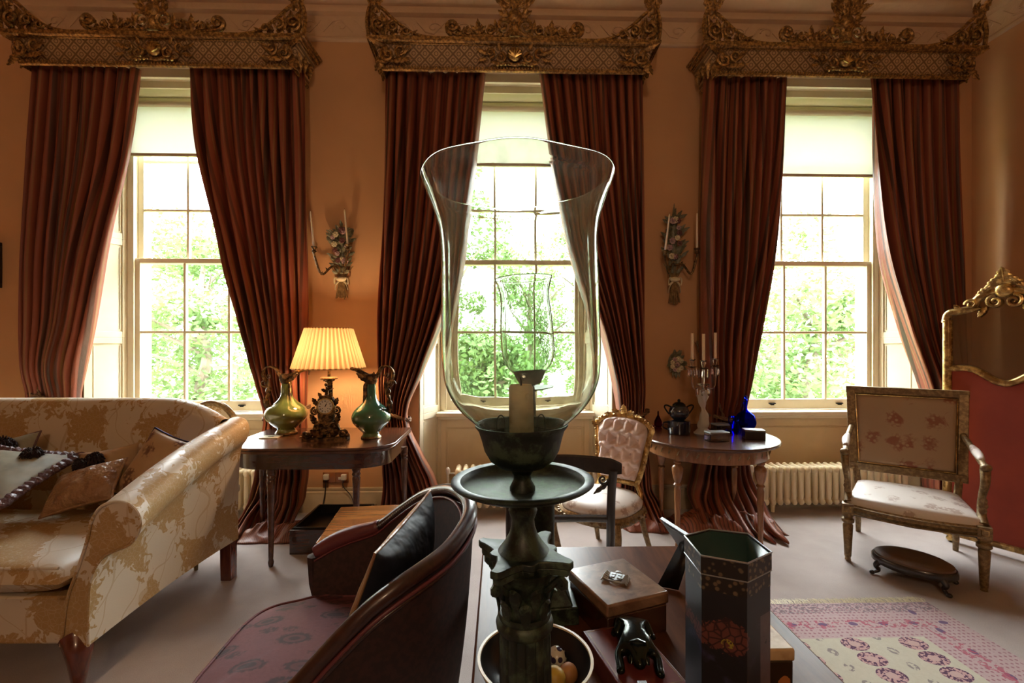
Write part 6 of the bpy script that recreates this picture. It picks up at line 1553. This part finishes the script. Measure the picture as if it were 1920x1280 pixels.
# back: lyre like outline leaning backwards
ol=[(.14,.50),(.165,.58),(.185,.70),(.205,.82),(.215,.86),(.185,.90),(.13,.925),(.0,.95)]
olc=cat([(x,0,z) for x,z in ol],4); full=[p for p in olc]+[Vector((-p.x,0,p.z)) for p in reversed(olc[:-1])]
def lean(p): return Vector((p.x,.23+(p.z-.5)*.22+p.y,p.z))
b=MB(); b.tube([lean(p) for p in full],.020,8); 
b.tube([lean(Vector((-.14,0,.50))),lean(Vector((.14,0,.50)))],.02,8)
for k in range(6,len(full)-6,2): p=full[k]; b.ell(lean(p+Vector((p.x*.04,-.012,.008))),(.014,.010,.014),6,4)
for s in (-1,1):
    leaf(b,lean(Vector((s*.205,-.01,.84))),lean(Vector((s*.245,-.02,.89))),.022,.3,3); b.tube([lean(Vector((s*.14,0,.50))),(s*.17,.23,.44),(s*.18,.20,.37)],.018,8)
    leaf(b,lean(Vector((s*.02,-.01,.95))),lean(Vector((s*.09,-.02,.985))),.024,.3,3); leaf(b,lean(Vector((s*.08,-.01,.945))),lean(Vector((s*.15,-.02,.95))),.018,.3,3)
leaf(b,lean(Vector((0,-.01,.95))),lean(Vector((0,-.02,1.03))),.028,.3,4); b.build('back_frame',M['gilt_bright'],gc,ang=60)
def backpad(u,v):
    z=.515+.42*v; ww=rows([(.50,.13),(.58,.150),(.70,.168),(.82,.186),(.88,.175),(.915,.13),(.945,.03)],z)[0]; x=(2*u-1)*ww
    bx=x/.085; bz=(z-.50)/.095; rowk=math.floor(bz+.5); ox=.5*(rowk%2); dxx=(bx+ox)-math.floor(bx+ox+.5); dzz=bz-rowk; dd=sqrt(dxx*dxx+dzz*dzz)
    crease=min(abs(dxx+dzz),abs(dxx-dzz)); e=(1-(2*u-1)**6)*(1-(2*v-1)**8)
    puff=.055*max(0,e)**.4*min(1,.25+dd*1.6)*(.75+.25*min(1,crease*5))
    return lean(Vector((x,-puff-.004,z)))
b=MB(); b.grid(backpad,60,66); b.build('buttoned_back',M['pink_button'],gc,ang=180)
b=MB(); b.grid(lambda u,v: lean(Vector(((2*u-1)*.15,.012,.52+.38*v))),6,6); b.build('back_lining',M['gold_silk'],gc)
b=MB()
for rk_ in range(1,5):
    z=.50+.095*rk_
    for j in (-2,-1,0,1,2):
        x=(j-.5*(rk_%2))*.085
        if abs(x)<.14 and z<.90: b.ell(lean(Vector((x,-.018,z))),(.008,.006,.008),8,5)
b.build('buttons',M['pink_button'],gc)

# dark curved desk chair tucked in at the far side of the desk
pz=PD(1147,970,2.30); pl_=PD(1147,970,2.30).x-.52
dc=thing('desk_chair','dark wooden desk chair with a curved yoke back, tucked in behind the desk','chair',((pz.x+pl_)/2,2.27,0))
hw=.26
b=MB()
def yoke(u,v):
    a=2*u-1; x=a*(hw+.035); y=.045-.075*a*a; 
    loopz=[(-.012,-.035),(.012,-.035),(.016,0),(.012,.034),(-.006,.038),(-.016,.03),(-.014,0)]
    k=v*7; i=int(k)%7; q=loopz[i]; h=1.0 if abs(a)<.86 else 1-.35*((abs(a)-.86)/.14)
    return Vector((x,y+q[0],.862+q[1]*h*1.1-.012*a*a))
b.grid(yoke,40,7,cv=True); b.f.append(tuple(range(0,280,40))); b.f.append(tuple(39+k for k in range(0,280,40))); b.build('yoke_rail',M['ebony'],dc,ang=50)
for s in (-1,1):
    b=MB(); b.tube(cat([(s*hw,-.02,.84),(s*(hw-.006),.0,.70),(s*(hw-.01),.0,.45),(s*(hw),.05,.0)],5),[.022]*16,8); b.build('back_leg',M['ebony'],dc,ang=50)
    b=MB(); b.tube([(s*(hw-.02),-.46,.43),(s*(hw-.02),-.47,.0)],[.022,.014],8); b.build('leg',M['ebony'],dc)
    b=MB(); scroll(b,(s*(hw-.05),-.0,.79),.028,1.2,0,-s,.007); leaf(b,(s*(hw-.02),0,.77),(s*(hw-.10),-.01,.72),.015,.1,3); b.build('carved_bracket',M['ebony'],dc)
b=MB(); b.tube([(-hw,.0,.59),(-hw*.6,.03,.583),(hw*.6,.03,.583),(hw,.0,.59)],.016,8,flat=1.2,up=(0,0,1)); b.build('cross_rail',M['ebony'],dc)
b=MB(); b.box(-hw+.0,hw-.0,-.48,.0,.40,.44); b.build('seat_rail',M['ebony'],dc,bevel=.006)
b=MB(); b.loft([ring_(.24,.225,.44,k=5),ring_(.24,.225,.46,k=5),ring_(.18,.17,.478,k=5),ring_(.01,.01,.482)]); b.v=[v+Vector((0,-.24,0)) for v in b.v]; b.build('seat',M['seat_silk'],dc)

pt=thing('ceiling_lamp','warm milk glass globe hanging behind the camera, outside the photo','lamp',(-.3,-3.3,3.5))
b=MB(); b.tube([(0,0,.2),(0,0,ZC-3.5)],.008,8); b.lathe([(.08,ZC-3.5-.03),(.06,ZC-3.5-.05),(.01,ZC-3.5-.07)],20); b.build('rod',M['brass_dark'],pt)
gm=Mt('lit_globe',(1,.8,.6)); gm.set('Emission Color',(1,.68,.43,1)); gm.set('Emission Strength',42.0)  # glowing globe added behind the camera as warm fill light
b=MB(); b.ell((0,0,0),.22,32,20); b.build('globe',gm.m,pt,ang=180)
# lamps outside the frame that light the room
pt=thing('side_table','dark side table outside the left edge, with a lit lamp','table',(-5.35,3.45,0))
b=MB(); b.lathe([(.30,.70),(.31,.71),(.31,.73),(.001,.73)],40); b.lathe([(.03,.04),(.05,.30),(.03,.5),(.05,.70)],20); b.lathe([(.20,0),(.20,.03),(.04,.05)],30); b.build('pedestal',M['mahogany'],pt)
table_lamp('lit table lamp beyond the left edge of the photo, warming the wall by the sofa',(-5.35,3.45,.73))
